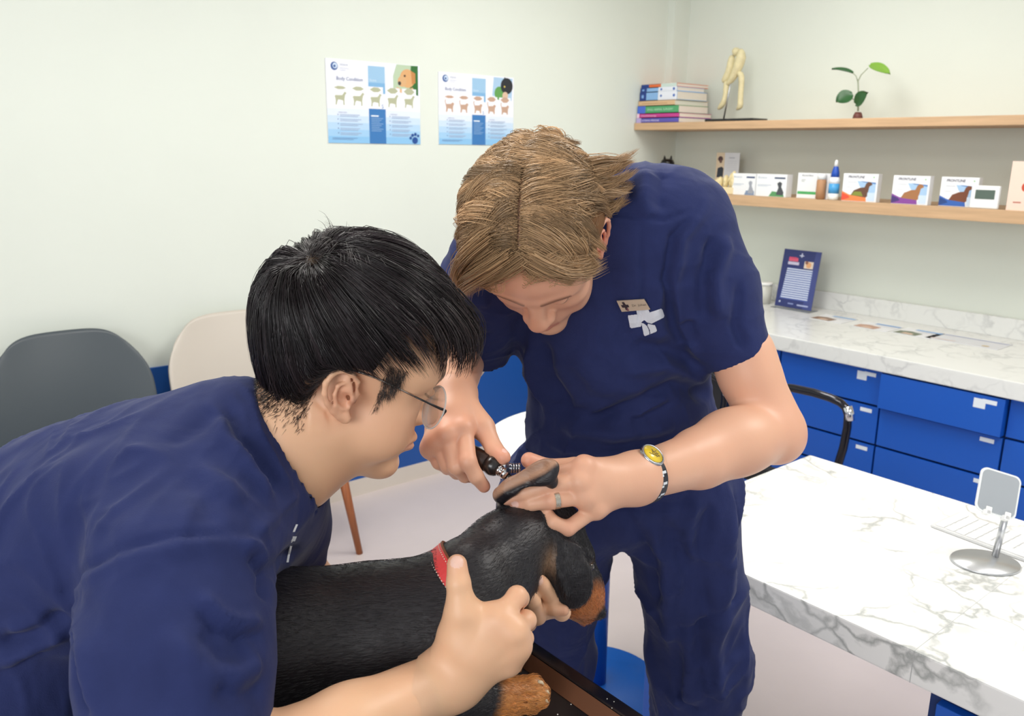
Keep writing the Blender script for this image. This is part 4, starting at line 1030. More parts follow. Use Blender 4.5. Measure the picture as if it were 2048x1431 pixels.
for A_ in (AL, AR):
    w = toworld(np.array([A_]))[0]; f2 = np.array([-FX[0], -FX[1], 0]); f2 = -nrm(f2)*-1; zt = w[2]
    mb = MB(); fwd = Vector((-FX[0], -FX[1], 0)).normalized()
    c0 = Vector((w[0], w[1], 0)); mb.tube([c0-fwd*.07+Vector((0,0,.045)), c0+Vector((0,0,.05)), c0+fwd*.10+Vector((0,0,.04)), c0+fwd*.17+Vector((0,0,.032))], [.030,.044,.042,.020], 14)
    mb.tube([c0+Vector((0,0,.05)), Vector((w[0],w[1],max(zt,.12)))], [.04,.045], 12)
    mb.build('shoe', M_shoe, vet)

# --- hair of the vet: parted, strands sweep from the parting down both sides
cap = Vol(HV.c-.18, HV.c+.18, .003)
cap.ell(HV.T((0,-.034,.056)), (.080,.088,.080), HV.R, .01)
cap.ell(HV.T((-.055,-.02,.045)), (.032,.062,.045), HV.R, .03); cap.ell(HV.T((.053,-.01,.045)), (.038,.075,.05), HV.R, .03)
cap.ell(HV.T((0,.115,-.02)), (.2,.07,.085), HV.R, .008, 'sub')
cap.ell(HV.T((0,.03,-.12)), (.2,.09,.13), HV.R, .008, 'sub')
cap.ell(HV.T((-.090,.0,-.005)), (.034,.030,.048), HV.R, .01, 'sub'); 
V, Q = cap.mesh(3); mesh_np('scalp', toworld(V), Q, mat('blond underhair', '7a5a3e', .8, vcol='Col', spec=.1), vet, (lambda w_: lin('77563c')*(1-w_)+lin('d2a07e')*w_)((np.exp(-((HV.inv(V)[:, 0]-.006)/.006)**2)*(HV.inv(V)[:, 1] > -.06))[:, None]))
def vet_hair(n):
    side = rng.choice([-1, 1], n); y0 = rng.uniform(-.115, .082, n); m = 14
    clump = rng.integers(0, 260, n); crng = np.random.default_rng(5)
    cy, cs, cl, cj = crng.uniform(-.115, .066, 260), crng.choice([-1, 1], 260), crng.uniform(.75, 1.1, 260), crng.normal(size=(260, 3))
    y0 = .5*y0*0+cy[clump]; side = cs[clump]
    th0 = np.abs(rng.normal(size=n))*.36+.012; th1 = (1.80+.22*crng.uniform(-1, 1, 260)[clump])*cl[clump]
    th1 = np.where(y0 > .045, th1*.80, th1); th0 = np.where((y0 < -.06)&(rng.random(n) < .35), -th0*.7, th0); th1 = np.where((y0 > -.03)&(y0 < .03)&(side < 0), th1*.86, th1); th1 = np.where(y0 < -.07, th1*1.25, th1)
    t = np.linspace(0, 1, m)[None, :]; th = th0[:, None]+(th1-th0)[:, None]*t
    lay = rng.uniform(.0, 1, n)[:, None]
    # parting line drifts; hair sweeps forward at the front and back at the rear
    sweep = np.where(y0 > .0, .012, -.020)[:, None]*(t**1.5)*(1+.5*cj[clump, 0][:, None]*.5)+ .008*cj[clump, 1][:, None]*np.sin(t*5+cj[clump, 2][:, None])
    offs = rng.normal(size=n)[:, None]*.0062*(1-.72*t**1.5); y = y0[:, None]+sweep+offs+.006*np.sin(t*4+cj[clump, 2][:, None]*3)*cj[clump, 0][:, None]
    prof = np.sqrt(np.clip(1-((y+.016)/.116)**2, .10, 1)); 
    lift = .004+.016*np.sin(np.clip(th*.9, 0, 3.14))*(.25+.35*lay+.40*crng.random(260)[clump][:, None])+.004*cj[clump, 0][:, None]*np.sin(t*6+cj[clump, 1][:, None]*2)
    rx, rz = .080*prof+lift, .085*prof+lift*.9
    fl = np.clip(t-.8, 0, 1)*5
    x = side[:, None]*(rx*np.sin(th)+.006*fl*cj[clump, 2][:, None])+.006; z = .058+rz*np.cos(th)
    z = z-.006*np.exp(-(th/.12)**2)
    p = np.stack([x, y, z], 2)+rng.normal(size=(n, 1, 3))*.0008+np.cumsum(rng.normal(size=(n, m, 3)), 1)*.00006
    c = lin('ba9872')[None]*(.72+.5*rng.random(n))[:, None]*(.55+.95*crng.random(260)[clump]**1.5)[:, None]
    return p, c
p, c = vet_hair(24000); L_ = p.reshape(-1, 3); pw = toworld(HV.TV(L_)).reshape(p.shape)
Vh, Qh, Ch = strands(pw, rng.uniform(.00030, .00062, len(p)), c)
def tuft(f, n, pts, spread, colr, rad=(.00035,.00062), m=12, tipspread=1.0):
    """a lock of hair along a guide given in head coordinates"""
    pts = np.array(pts, float); tt = np.linspace(0, 1, m); k = np.linspace(0, 1, len(pts))
    g = np.stack([np.interp(tt, k, pts[:, i]) for i in range(3)], 1)
    for _ in range(2): g[1:-1] = (g[:-2]+2*g[1:-1]+g[2:])/4
    off = rng.normal(size=(n, 3))*spread; ln = rng.uniform(.7, 1.05, n)
    p = g[None]+off[:, None, :]*(1-(.75-.75*tipspread+.0)*tt[None, :, None]) ; p = g[0]+off[:, None, :]+ (p-g[0]-off[:, None, :])*ln[:, None, None]
    p = p+np.cumsum(rng.normal(size=(n, m, 3)), 1)*.00012
    pw = toworld(f.TV(p.reshape(-1, 3))).reshape(p.shape)
    return strands(pw, rng.uniform(rad[0], rad[1], n), lin(colr)[None]*(.6+.7*rng.random(n))[:, None])
sets = [(Vh, Qh, Ch)]
bl = 'ba9872'
sets += [tuft(HV, 420, [(.02,.066,.128),(.055,.082,.110),(.080,.080,.08),(.092,.072,.045),(.098,.075,.022)], .006, bl),
         tuft(HV, 340, [(.04,.045,.13),(.078,.062,.105),(.098,.064,.065),(.104,.066,.03),(.108,.072,.01)], .006, bl),
         tuft(HV, 340, [(-.01,.064,.128),(-.045,.078,.108),(-.072,.066,.078),(-.088,.04,.045)], .006, bl),
         tuft(HV, 260, [(.0,.066,.126),(.03,.082,.112),(.06,.082,.088),(.08,.074,.062)], .005, bl)]
sets += [tuft(HV, 340, [hp(HV,985,470,1.085), hp(HV,945,500,1.085), hp(HV,918,530,1.095), hp(HV,912,560,1.105), hp(HV,938,580,1.112)], .0050, bl, tipspread=.35),
         tuft(HV, 200, [hp(HV,1000,480,1.08), hp(HV,965,510,1.085), hp(HV,940,530,1.10), hp(HV,935,556,1.11)], .0060, bl, tipspread=.5)]
for i in range(22):
    y = rng.uniform(-.115,-.045); z = rng.uniform(-.03,.085); o_ = rng.uniform(.012,.034); up_ = rng.normal()*.012; bk = rng.uniform(-.004,.026)
    sets.append(tuft(HV, 60, [(-.068,y+.01,z+.025),(-.090,y-.004,z+.012),(-.098-o_*.5,y-.006-bk*.5,z+up_*.5),(-.098-o_,y-.010-bk,z+up_)], .0045, bl, m=9, tipspread=.12))
k = 0; Vs=[];Qs=[];Cs=[]
for a, b, c_ in sets: Vs.append(a); Qs.append(b+k); Cs.append(c_); k += len(a)
mesh_np('hair', np.concatenate(Vs), np.concatenate(Qs), M_hairV, vet, np.concatenate(Cs))
# ================================================================ the assistant
HA = Fr([[0.13891287,0.90723758,0.39701786],[-0.90143886,0.28182671,-0.32860568],[-0.41001366,-0.31223977,0.85696857]], [-.17911504,.96770536,-.01219226])
asst = thing('person', W(P(-150,1400,1.1))*np.array([1,1,0]), 'dark-haired person with round glasses in navy scrubs leaning in and steadying the dog', 'person')
BASES[asst.name].z = 0; asst.location.z = 0
parts = []
v = Vol(HA.c-np.array([.19,.17,.19]), HA.c+np.array([.17,.17,.17]), .0020); head_sdf(v, HA, nose=.103, nz=-.030, jaw=1.06, lipy=.003)
for s_ in (1,): v.ell(HA.T((.046,.040,-.045)), (.024,.036,.032), HA.R, .02)
v.chain([HA.T((0,-.035,-.02)), P(575,880,.955), P(500,940,.96)], [.057,.060,.07], .03)
v.cone(HA.T((0,.022,-.085)), P(600,935,.97), .032, .045, .035)
parts.append(v.mesh(2))
# --- right arm and hand (nearest)
TZ = .0
v = VP(850,1100,1070,1425,.80,.93,.0015)
wa = P(905,1352,.862)
PA = [P(1000,1236,.838), P(1026,1262,.836), P(1032,1291,.842), P(1016,1322,.852)]
hand(v, wa, .030, PA, [
  ([PA[0],P(1034,1192,.850),P(1040,1196,.876),P(1024,1206,.892)], [.0115,.0105,.0095,.0085]),
  ([PA[1],P(1052,1240,.858),P(1046,1238,.886),P(1026,1240,.90)], [.0112,.0104,.0092,.0085]),
  ([PA[2],P(1048,1276,.866),P(1042,1270,.892),P(1022,1268,.905)], [.0104,.0098,.0088,.008]),
  ([PA[3],P(1030,1312,.876),P(1024,1300,.898),P(1008,1296,.908)], [.0095,.009,.008,.0075]),
  ([P(915,1290,.850),P(924,1222,.836),P(917,1166,.834),P(914,1128,.838)], [.0175,.0145,.0120,.0102]),
 ], None)
v.cone(P(918,1270,.846), P(985,1250,.842), .017, .012, .022)
v.cone(P(924,1222,.838), P(985,1240,.845), .010, .009, .02)
v.cone(wa, P(945,1300,.848), .029, .027, .02)
v.cone(wa, P(700,1452,.79), .0290, .036, .02)
for p in PA: v.ell(p+np.array([0,-.006,.001]), (.008,.007,.008), None, .008)
for a in (0,1,2): v.cone(PA[a]+np.array([0,-.006,0]), wa+np.array([.005*(1-a),-.026,.006*(1-a)]), .0022, .0016, .010)
parts.append(v.mesh(2))
v = VP(330,1220,900,1640,.64,.90,.0035)
v.cone(wa, P(700,1452,.79), .0290, .036, .02); v.cone(P(700,1452,.79), P(440,1570,.715), .036, .045, .02)
v.cone(P(430,1570,.715), P(390,1300,.78), .047, .05, .02); parts.append(v.mesh(2))
# --- left hand under the dog's throat, forearm behind the dog
v = VP(985,1135,1150,1290,.97,1.11,.0016)
v.chain([P(1040,1246,1.050),P(1076,1232,1.028),P(1066,1202,1.008),P(1053,1180,1.000)], [.0110,.0100,.0092,.0080], .0035)
v.chain([P(1124,1224,1.045),P(1104,1198,1.028),P(1084,1170,1.014),P(1071,1151,1.008)], [.0112,.0105,.0098,.0082], .0035)
v.chain([P(1070,1224,1.050),P(1090,1213,1.030),P(1110,1217,1.022),P(1127,1220,1.020)], [.0100,.0095,.0085,.0072], .0035)
v.chain([P(1040,1250,1.06),P(1058,1248,1.04),P(1046,1236,1.026)], [.0090,.0085,.0078], .0035)
v.cone(P(1118,1212,1.066), P(1050,1212,1.072), .014, .020, .015); v.cone(P(1050,1212,1.072), P(1005,1212,1.08), .020, .026, .02)
parts.append(v.mesh(2))
v = VP(500,1030,1060,1330,1.0,1.2,.004)
v.cone(P(1005,1212,1.08), P(640,1215,1.115), .026, .036, .02); v.cone(P(640,1215,1.115), P(560,1090,1.10), .038, .042, .03); parts.append(v.mesh(2))
# body inside the clothes
v = VP(-500,850,640,1650,.8,1.2,.008)
v.ell(P(400,1040,.97), (.10,.13,.10), None, .05); v.ell(P(120,1140,1.0), (.14,.12,.10), None, .05); v.ell(P(-150,1250,1.05), (.15,.12,.11), None, .05); parts.append(v.mesh(2))
V, Q = merge(parts)
warm = [(p, .013, .45) for p in PA]+[(P(914,1128,.838),.014,.5),(P(1034,1192,.85),.011,.45),(P(1052,1240,.858),.011,.45),(P(1070,1152,1.008),.012,.45),(P(1052,1180,1.0),.012,.4),(P(1128,1220,1.02),.012,.4),(HA.T((.085,-.012,0)),.03,.45),(HA.T((.05,.05,-.02)),.03,.25)]
col = skin_color(V, 'eec09a', 'e0987e', warm=warm)
col = face_color(V, col, HA, 'd39a86', '2a201e', browdens=.85)
L = HA.inv(V); m = (gauss(L, (.071,.058,-.075), .0022) > .4)[:, None]; col = np.where(m, lin('8a5540'), col)
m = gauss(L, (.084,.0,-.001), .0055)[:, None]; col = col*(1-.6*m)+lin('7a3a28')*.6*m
for p, r in ((P(915,1122,.838)+np.array([0,-.008,.0015]),.0075),(P(1053,1187,1.002)+np.array([-.003,-.006,.001]),.006),(P(1074,1159,1.010)+np.array([.002,-.007,.001]),.0062),(P(1034,1187,.85)+np.array([.0,-.004,.008]),.0)):
    if r: col = np.where((gauss(V, p, r) > .45)[:, None], lin('f0c6b4'), col)
mesh_np('body', toworld(V), Q, M_skinA, asst, col)
# --- scrub top
v = Vol(np.array([-1.02,.60,-.56]), np.array([-.17,1.26,.03]), .0050)
v.ell(P(395,1015,.955), (.125,.17,.120), None, .03)
v.ell(P(240,1060,.97), (.13,.165,.125), None, .05)
v.ell(P(80,1150,.99), (.16,.16,.135), None, .05)
v.ell(P(-130,1255,1.03), (.20,.16,.16), None, .06)
v.ell(P(-330,1380,1.08), (.2,.15,.17), None, .06); v.ell(P(20,1370,.97), (.13,.13,.10), None, .05)
v.cone(P(470,908,.965), P(120,1040,.99), .073, .095, .06)
v.cone(P(490,880,.955), P(400,1120,.83), .062, .072, .05)      # shoulder yoke
v.cone(P(510,960,.97), P(570,1050,1.08), .070, .055, .05)
v.chain([P(355,1150,.80), P(352,1300,.765), P(358,1490,.725)], [.083,.080,.077], .03)   # near sleeve
v.chain([P(545,1040,1.08), P(578,1120,1.105)], [.062,.050], .03)                        # far sleeve
v.cone(P(575,1150,1.105), P(600,1230,1.12), .045, .05, .002, 'sub')
v.cone(HA.T((0,-.035,-.02)), P(590,890,.955), .060, .063, .003, 'sub')
v.cone(P(590,890,.955), P(560,930,.965), .063, .066, .003, 'sub')
v.cone(P(600,925,.965), P(585,985,.975), .05, .028, .003, 'sub')
v.ell(P(362,1560,.71), (.10,.10,.030), None, .002, 'sub')
V, Q = v.mesh(3)
V = folds(V, Q, [(a_, b_, c_*1.25) for a_, b_, c_ in [
  ([(130,1182),(190,1130),(300,1085),(400,1068),(520,1076)], .006, -.005), ([(135,1196),(195,1145),(303,1100),(400,1083),(515,1092)], .009, .004),
  ([(130,1190),(150,1300),(180,1431)], .007, -.011), ([(148,1200),(170,1300),(200,1431)], .012, .007),
  ([(400,1190),(440,1235),(480,1250),(520,1247)], .007, .007), ([(395,1205),(435,1255),(480,1272),(525,1270)], .008, -.007),
  ([(370,1280),(420,1340),(470,1350),(515,1320)], .012, .009), ([(390,1270),(440,1310),(500,1300)], .012, -.008),
  ([(350,1250),(370,1340),(420,1400),(500,1410)], .010, .005), ([(420,1380),(470,1400),(525,1370)], .010, -.006),
  ([(500,1100),(530,1150),(525,1200)], .010, -.008), ([(480,1080),(520,1105),(535,1140)], .007, .008),
  ([(450,810),(480,870),(530,930),(560,990)], .009, -.007), ([(430,815),(460,885),(510,950),(545,1000)], .010, .007),
  ([(490,768),(520,860),(560,940),(585,980)], .004, .004),
  ([(330,890),(400,850),(440,820)], .012, -.005), ([(360,930),(400,980),(420,1060)], .012, -.005), ([(380,930),(430,960),(480,1010)], .012, .006),
  ([(0,1290),(60,1270),(130,1230)], .008, -.007), ([(0,1330),(70,1290),(140,1265)], .007, .006), ([(10,1255),(80,1250),(130,1270)], .010, .006), ([(0,1345),(80,1300),(150,1275)], .003, -.003),
  ([(100,960),(200,930),(300,900)], .03, .003), ([(500,1080),(560,1020),(600,985)], .006, .004), ([(520,1150),(560,1130),(600,1110)], .01, -.006)]])
V = V+vnormals(V, Q)*(vnoise(V, 18, 15)*.0030+wrinkles(V, .0065, 17, 51))[:, None]
mesh_np('scrub_top', toworld(V), Q, M_scrub, asst); snapA = snapper(V, Q)
# --- trousers and shoes, below and left of the picture
M_drk = mat('black trousers', '15151c', .85)
hipC = P(-330,1330,1.08); hw = toworld(hipC[None])[0]
v = Vol(np.array([hipC[0]-.35,.8,P(0,1500,.6)[2]-.9]), np.array([.0,1.75,hipC[2]+.15]), .012)
H1, H2 = hipC+np.array([.03,-.09,-.04]), hipC+np.array([.03,.09,-.04]); K1, K2 = dn(H1,.44)+np.array([.10,.0,0]), dn(H2,.44)+np.array([.06,0,0]); hz = CAM[2]+0
def to_floor(p, up=.07):                      # slide straight down until the ankle height
    w = toworld(p[None])[0]; return dn(p, w[2]-up)
A1, A2 = to_floor(K1+np.array([-.03,0,0])), to_floor(K2+np.array([-.03,0,0]))
v = Vol(np.minimum.reduce([A1,A2,H1,H2])-.15, np.maximum.reduce([A1,A2,H1,H2])+.2, .012)
v.ell(hipC, (.17,.15,.14), None, .03); v.chain([H1,K1,A1], [.10,.075,.065], .05); v.chain([H2,K2,A2], [.10,.075,.065], .05)
V, Q = v.mesh(3); mesh_np('trousers', toworld(V), Q, M_drk, asst)
for A_ in (A1, A2):
    w = toworld(A_[None])[0]; fwd = Vector((RX[0], RX[1], 0)).normalized(); c0 = Vector((w[0], w[1], 0)); mb = MB()
    mb.tube([c0-fwd*.07+Vector((0,0,.045)), c0+Vector((0,0,.05)), c0+fwd*.10+Vector((0,0,.04)), c0+fwd*.17+Vector((0,0,.032))], [.030,.044,.042,.020], 14); mb.build('shoe', M_shoe, asst)
# chest emblem, thin white strokes seen edge-on
mb = MB()
def quadstrip(pts, wpx, mb, sn, lift=.0015, shift=(1,0)):
    a = []; 
    for (x, y) in pts:
        p, q = sn(x-wpx*shift[0], y-wpx*shift[1]), sn(x+wpx*shift[0], y+wpx*shift[1])
        if p is None or q is None: continue
        d = nrm((p+q)/2)*lift; a.append((W(p-d), W(q-d)))
    for i in range(len(a)-1): mb.add([a[i][0], a[i][1], a[i+1][1], a[i+1][0]], [[0,1,2,3]])
quadstrip([(594,1048),(588,1062),(586,1078),(582,1092),(578,1108),(575,1124)], 2.2, mb, snapA)
quadstrip([(590,1072),(586,1082)], 4, mb, snapA)
if mb.v: mb.build('embroidered_emblem', mat('white thread', 'dfe6ee', .7), asst)

# --- hair: radiates from the crown whorl, bowl length with short sides
cap = Vol(HA.c-np.array([.2,.2,.2]), HA.c+np.array([.2,.2,.2]), .003)
cap.ell(HA.T((0,-.017,.054)), (.0805,.103,.0845), HA.R, .01)
cap.ell(HA.T((0,-.078,-.010)), (.054,.034,.046), HA.R, .03)
cap.ell(HA.T((0,.155,-.04)), (.2,.09,.125), HA.R, .008, 'sub'); cap.ell(HA.T((0,.05,-.115)), (.2,.10,.13), HA.R, .008, 'sub')
[cap.ell(HA.T((s_*.092,-.008,-.004)), (.030,.036,.044), HA.R, .008, 'sub') for s_ in (-1, 1)]
V, Q = cap.mesh(3); c_ = np.tile(lin('1c1618'), (len(V), 1)); w_ = (gauss(V, HA.T(nrm(np.array([.012,-.074,.062])/np.array([.082,.104,.090]))*np.array([.0805,.103,.0845])+np.array([0,-.017,.054])), .014)*.85)[:, None]
mesh_np('scalp', toworld(V), Q, mat('scalp under hair', '1c1618', .8, vcol='Col', spec=.1), asst, c_*(1-w_)+lin('8d7358')*w_)
def asst_hair(n, m=14):
    crng = np.random.default_rng(11); K = 380; cl = rng.integers(0, K, n)
    cphi = crng.uniform(0, 2*math.pi, K); cj = crng.normal(size=(K, 3)); ca = crng.uniform(0, 1, K)
    phi = cphi[cl]+rng.normal(size=n)*.028; a0 = np.abs(.04+ca[cl]*1.25*rng.random(n)**.75+rng.normal(size=n)*.05)
    pole = nrm(np.array([.012,-.074,.062])/np.array([.082,.104,.090]))
    fw_ = nrm(np.array([0,1,0])-pole*pole[1]); rt = np.cross(fw_, pole)
    e = np.cos(phi)[:, None]*fw_+np.sin(phi)[:, None]*rt
    cf = np.cos(phi); end = 1.56+.54*np.clip(cf, 0, 1)**1.2-.10*np.clip(-cf, 0, 1)+.07*cj[cl, 0]
    end = np.where(cf < 0, 1.56+.05*cj[cl, 0]-.32*cf, end)
    a1 = np.minimum(a0+.75+.25*crng.random(K)[cl], end+.02*rng.normal(size=n)); a0 = np.minimum(a0, a1-.25)
    t = np.linspace(0, 1, m)[None, :]; al = a0[:, None]+(a1-a0)[:, None]*t
    swirl = .10*(1-t)+.05*cj[cl, 1][:, None]*t
    ee = np.cos(phi[:, None]+swirl)[..., None]*fw_+np.sin(phi[:, None]+swirl)[..., None]*rt
    u = np.cos(al)[..., None]*pole+np.sin(al)[..., None]*ee
    lay = (rng.random(n)*.7+.3*crng.random(K)[cl])[:, None]
    grow = np.clip(t*2.2, 0, 1)*np.clip(al/.30, .25, 1)
    lift = .002+(.008+.013*lay+.006*crng.random(K)[cl][:, None])*grow
    frontness = np.clip(u[..., 1], 0, 1); lift = lift+.013*frontness**3*np.clip(al-1.5, 0, 1)*1.2
    lift = lift-.012*np.clip(-u[..., 2]-.15, 0, 1)*(u[..., 1] < .2)
    rad = np.array([.0775,.0985,.0845])
    p = u*(rad+lift[..., None])+np.array([0,-.014,.050])
    p[..., 2] += np.clip(u[..., 2], -1, 0)*.062*np.clip(-u[..., 1]*1.3+.25, 0, 1); p[..., 1] -= np.clip(u[..., 2], -1, 0)*.02*np.clip(-u[..., 1], 0, 1)
    we = np.exp(-(np.abs(p[..., 1]+.014)/.030)**4)*(np.abs(p[..., 0]) > .045); zc = .040
    p[..., 2] = np.where(p[..., 2] < zc, zc+(p[..., 2]-zc)*(1-.88*we), p[..., 2])
    p = p+rng.normal(size=(n, 1, 3))*.0009+np.cumsum(rng.normal(size=(n, m, 3)), 1)*.00012
    c = lin('251d20')[None]*(.55+.8*rng.random(n))[:, None]*(.6+1.5*crng.random(K)[cl]**3)[:, None]  # lighter clumps paint streaky highlights into the hair colour
    return p, c
p, c = asst_hair(21000); pw = toworld(HA.TV(p.reshape(-1, 3))).reshape(p.shape)
sets = [strands(pw, rng.uniform(.00032, .00062, len(p)), c)]
dk = '2b2224'
# loose strands at the crown, fringe points, sideburn and nape fade
for i in range(18):
    a = rng.uniform(-.5, 3.6); r0 = rng.uniform(.0, .02); x, y = .005+r0*math.cos(a), -.062+r0*math.sin(a)
    sets.append(tuft(HA, 10, [(x,y,.118),(x+.012*math.cos(a),y+.02*math.sin(a)-.004,.140),(x+.03*math.cos(a),y+.045*math.sin(a)-.004,.149),(x+.055*math.cos(a),y+.07*math.sin(a)-.004,.143)], .004, dk, (.00025,.00045), m=9))
pl_ = nrm(np.array([.012,-.074,.062])/np.array([.082,.104,.090])); pc_ = pl_*np.array([.0805,.103,.0845])+np.array([0,-.017,.054]); pn_ = nrm(pl_/np.array([.08,.1,.085]))
for i in range(60):
    a = rng.uniform(0, 6.28); tg_ = nrm(np.cross(pn_, [math.cos(a), math.sin(a), .3])); q0 = pc_+tg_*rng.uniform(.0, .010)
    sets.append(tuft(HA, 5, [q0, q0+tg_*.010+pn_*.004, q0+tg_*.024+pn_*.005, q0+tg_*.038+pn_*.001], .0020, dk, (.00018,.00032), m=7))
for x, y, z in ((.01,.118,.055),(.03,.114,.048),(.045,.104,.045),(-.01,.122,.056),(.058,.092,.046),(-.03,.118,.052),(.068,.078,.042)):
    z += .018; sets.append(tuft(HA, 70, [(x*.9,y-.055,.120),(x,y-.020,.104),(x*1.02,y-.002,z+.018),(x*.98,y+.004,z-.002),(x*.94,y+.004,z-.010)], .0042, dk, m=9, tipspread=.5))
n = 1100
def fade(n, box, dirn, ln, colr, rad=.00022):
    s0 = rng.uniform(0, 1, (n, 3)); q = np.stack([box[0][i]+(box[1][i]-box[0][i])*s0[:, i] for i in range(3)], 1)
    d = np.array(dirn)[None]+rng.normal(size=(n, 3))*.25; d /= np.linalg.norm(d, axis=1, keepdims=True)
    t = np.linspace(0, 1, 4)[None, :, None]; p_ = q[:, None]+d[:, None]*t*ln*(rng.uniform(.5, 1, n))[:, None, None]
    return p_, np.tile(lin(colr), (n, 1))
headsnap = BVHTree.FromPolygons([tuple(x) for x in toworld(parts[0][0])], [tuple(int(t) for t in q) for q in parts[0][1]])
def fade_tuft(n, box, dirn, ln, colr, rad=(.0002,.0004)):
    p_, c_ = fade(n, box, dirn, ln, colr); pw_ = toworld(HA.TV(p_.reshape(-1, 3))).reshape(p_.shape); keep = []
    for i in range(n):
        h = headsnap.find_nearest(Vector(pw_[i, 0]))
        if h[0] is None: continue
        off = np.array(h[0])-pw_[i, 0]+np.array(h[1])*.0006; pw_[i] += off; 
        for k_ in range(1, 4): pw_[i, k_] += np.array(h[1])*.0012*k_
    return strands(pw_, rng.uniform(rad[0], rad[1], n), c_)
sets.append(fade_tuft(240, ((.066,.022,.010),(.08,.038,.034)), (.1,.25,-1), .009, '2e2422', (.00013,.00020)))
sets.append(fade_tuft(330, ((.066,.020,.030),(.08,.040,.050)), (.1,.25,-1), .011, '2e2422', (.00014,.00024)))
sets.append(fade_tuft(50, ((.066,.022,-.010),(.08,.028,.014)), (.1,.15,-1), .012, '2e2422', (.00013,.00022)))
sets.append(fade_tuft(2200, ((.0,-.115,-.060),(.08,-.040,-.010)), (.1,-.15,-1), .009, '241c1c', (.00018,.0003)))
k = 0; Vs=[];Qs=[];Cs=[]
for a, b, c_ in sets: Vs.append(a); Qs.append(b+k); Cs.append(c_); k += len(a)
mesh_np('hair', np.concatenate(Vs), np.concatenate(Qs), M_hairA, asst, np.concatenate(Cs))

# --- glasses
M_lens = mat('clear lens', 'f4f6fb', .02, trans=1, ior=1.12); M_rim = mat('clear rim', 'e4e2de', .2, trans=.5, ior=1.3); M_met = mat('steel temple', 'b8b4ae', .25, 1); M_bt = mat('black temple', '17171a', .3)
gn = nrm([.80,.52,-.28]); gl = nrm(np.array([-.139,.901,.41])-gn*np.dot(gn,[-.139,.901,.41])); gu = np.cross(gl, gn); gu = gu if gu[2] > 0 else -gu
c1 = P(868,814,.945); c2 = c1+gl*.060
fr = MB(); ln_ = MB(); ll_ = MB()
def ring(c, r=.0245, n=36): return [W(c+gl*r*1.04*math.cos(2*math.pi*i/n)+gu*r*math.sin(2*math.pi*i/n)) for i in range(n+1)]
u = asst
g = bpy.data.objects.new('glasses', None); COL.objects.link(g); g.parent = asst
for cc_ in (c1, c2):
    fr.tube(ring(cc_), .00095, 8, caps=False)
    rr = ring(cc_, .0242)[:-1]; k = len(rr); n3 = B3@gn*.0006
    mb = MB(); mb.add([p-n3 for p in rr]+[p+n3 for p in rr], [list(range(k)), [k+i for i in range(k)][::-1]]+[[i,(i+1)%k,k+(i+1)%k,k+i] for i in range(k)]); mb.build('lens', M_lens, g)
fr.tube([W(c1+gl*.0245+gu*.004), W(c1+gl*.030+gu*.008+gn*.002), W(c2-gl*.0245+gu*.004)], .0009, 8)
fr.build('rim', M_rim, g)
hinge = P(892,822,.932); hs = snapper(*parts[0])
def onskin(x, y, out=.0035):
    p = hs(x, y); return P(x, y, .905) if p is None else p-nrm(p)*out
tp = [onskin(*q) for q in ((830,793,.006),(790,773,.005),(755,756,.0045),(728,745,.004),(706,741,.003))]; tp = [np.array(q) for q in tp]
for i_ in range(1, 4): tp[i_] = (tp[i_-1]+2*tp[i_]+tp[i_+1])/4
mb = MB(); mb.tube([W(c1-gl*.0245+gu*.002), W(hinge)], .001, 8); mb.tube([W(hinge), W((hinge*.45+tp[0]*.55)), W(tp[0])], [.0017,.0012,.0010], 8); mb.build('temple_front', M_bt, g)
mb = MB(); mb.tube([W(q) for q in tp], [.0010,.0010,.0010,.0011,.0012], 8); mb.tube([W(onskin(650,754,.003)), W(onskin(640,757,.003)), W(onskin(631,762,.002))], [.0013,.0013,.0014], 8); mb.build('temple', M_met, g)
mb = MB(); q = c2+gl*.0245; mb.tube([W(q), W(q+gl*.01-gn*.01), W(q+gl*.014-gn*.09)], [.001,.0011,.0012], 8); mb.build('temple', M_met, g)
# ================================================================ exam table
TT = .972; TX0, TX1, TY0, TY1 = 2.44, 3.12, -3.95, -3.385
M_top = mat('black glossy table mat', '17161a', .28, bump=.15, bscale=40, bdist=.0006, var=.1, vscale=10); M_rim_refl = mat('brown rim reflection', '6b4632', .35, bump=.2, bscale=30)  # brown paints in a reflection on the inner face of the rim
ex = thing('exam_table', ((TX0+TX1)/2, (TY0+TY1)/2, 0), 'black topped veterinary exam table with raised rim under the dog, brown reflection painted on its inner edge', 'table')
mb = MB(); mb.box((TX0+.01, TY0+.01, TT-.03), (TX1-.01, TY1-.01, TT), .002); mb.build('tabletop', M_top, ex)
mb = MB(); z0, z1 = TT-.035, TT+.016; w_ = .020
for a, b in (((TX0,TY0),(TX1,TY0+w_)), ((TX0,TY1-w_),(TX1,TY1)), ((TX0,TY0),(TX0+w_,TY1)), ((TX1-w_,TY0),(TX1,TY1))): mb.box((a[0],a[1],z0), (b[0],b[1],z1), .003)
mb.build('rim', mat('black rim', '101016', .2, bump=.1, bscale=60), ex)
mb = MB(); q = w_+.014
inn = [(TX0+w_,TY0+w_),(TX1-w_,TY0+w_),(TX1-w_,TY1-w_),(TX0+w_,TY1-w_)]; low = [(TX0+q,TY0+q),(TX1-q,TY0+q),(TX1-q,TY1-q),(TX0+q,TY1-q)]
mb.add([(x,y,TT+.0145) for x,y in inn]+[(x,y,TT+.0006) for x,y in low], [[i,(i+1)%4,4+(i+1)%4,4+i] for i in range(4)]); mb.build('inner_bevel', M_rim_refl, ex)
mb = MB(); cx_, cy_ = (TX0+TX1)/2, (TY0+TY1)/2
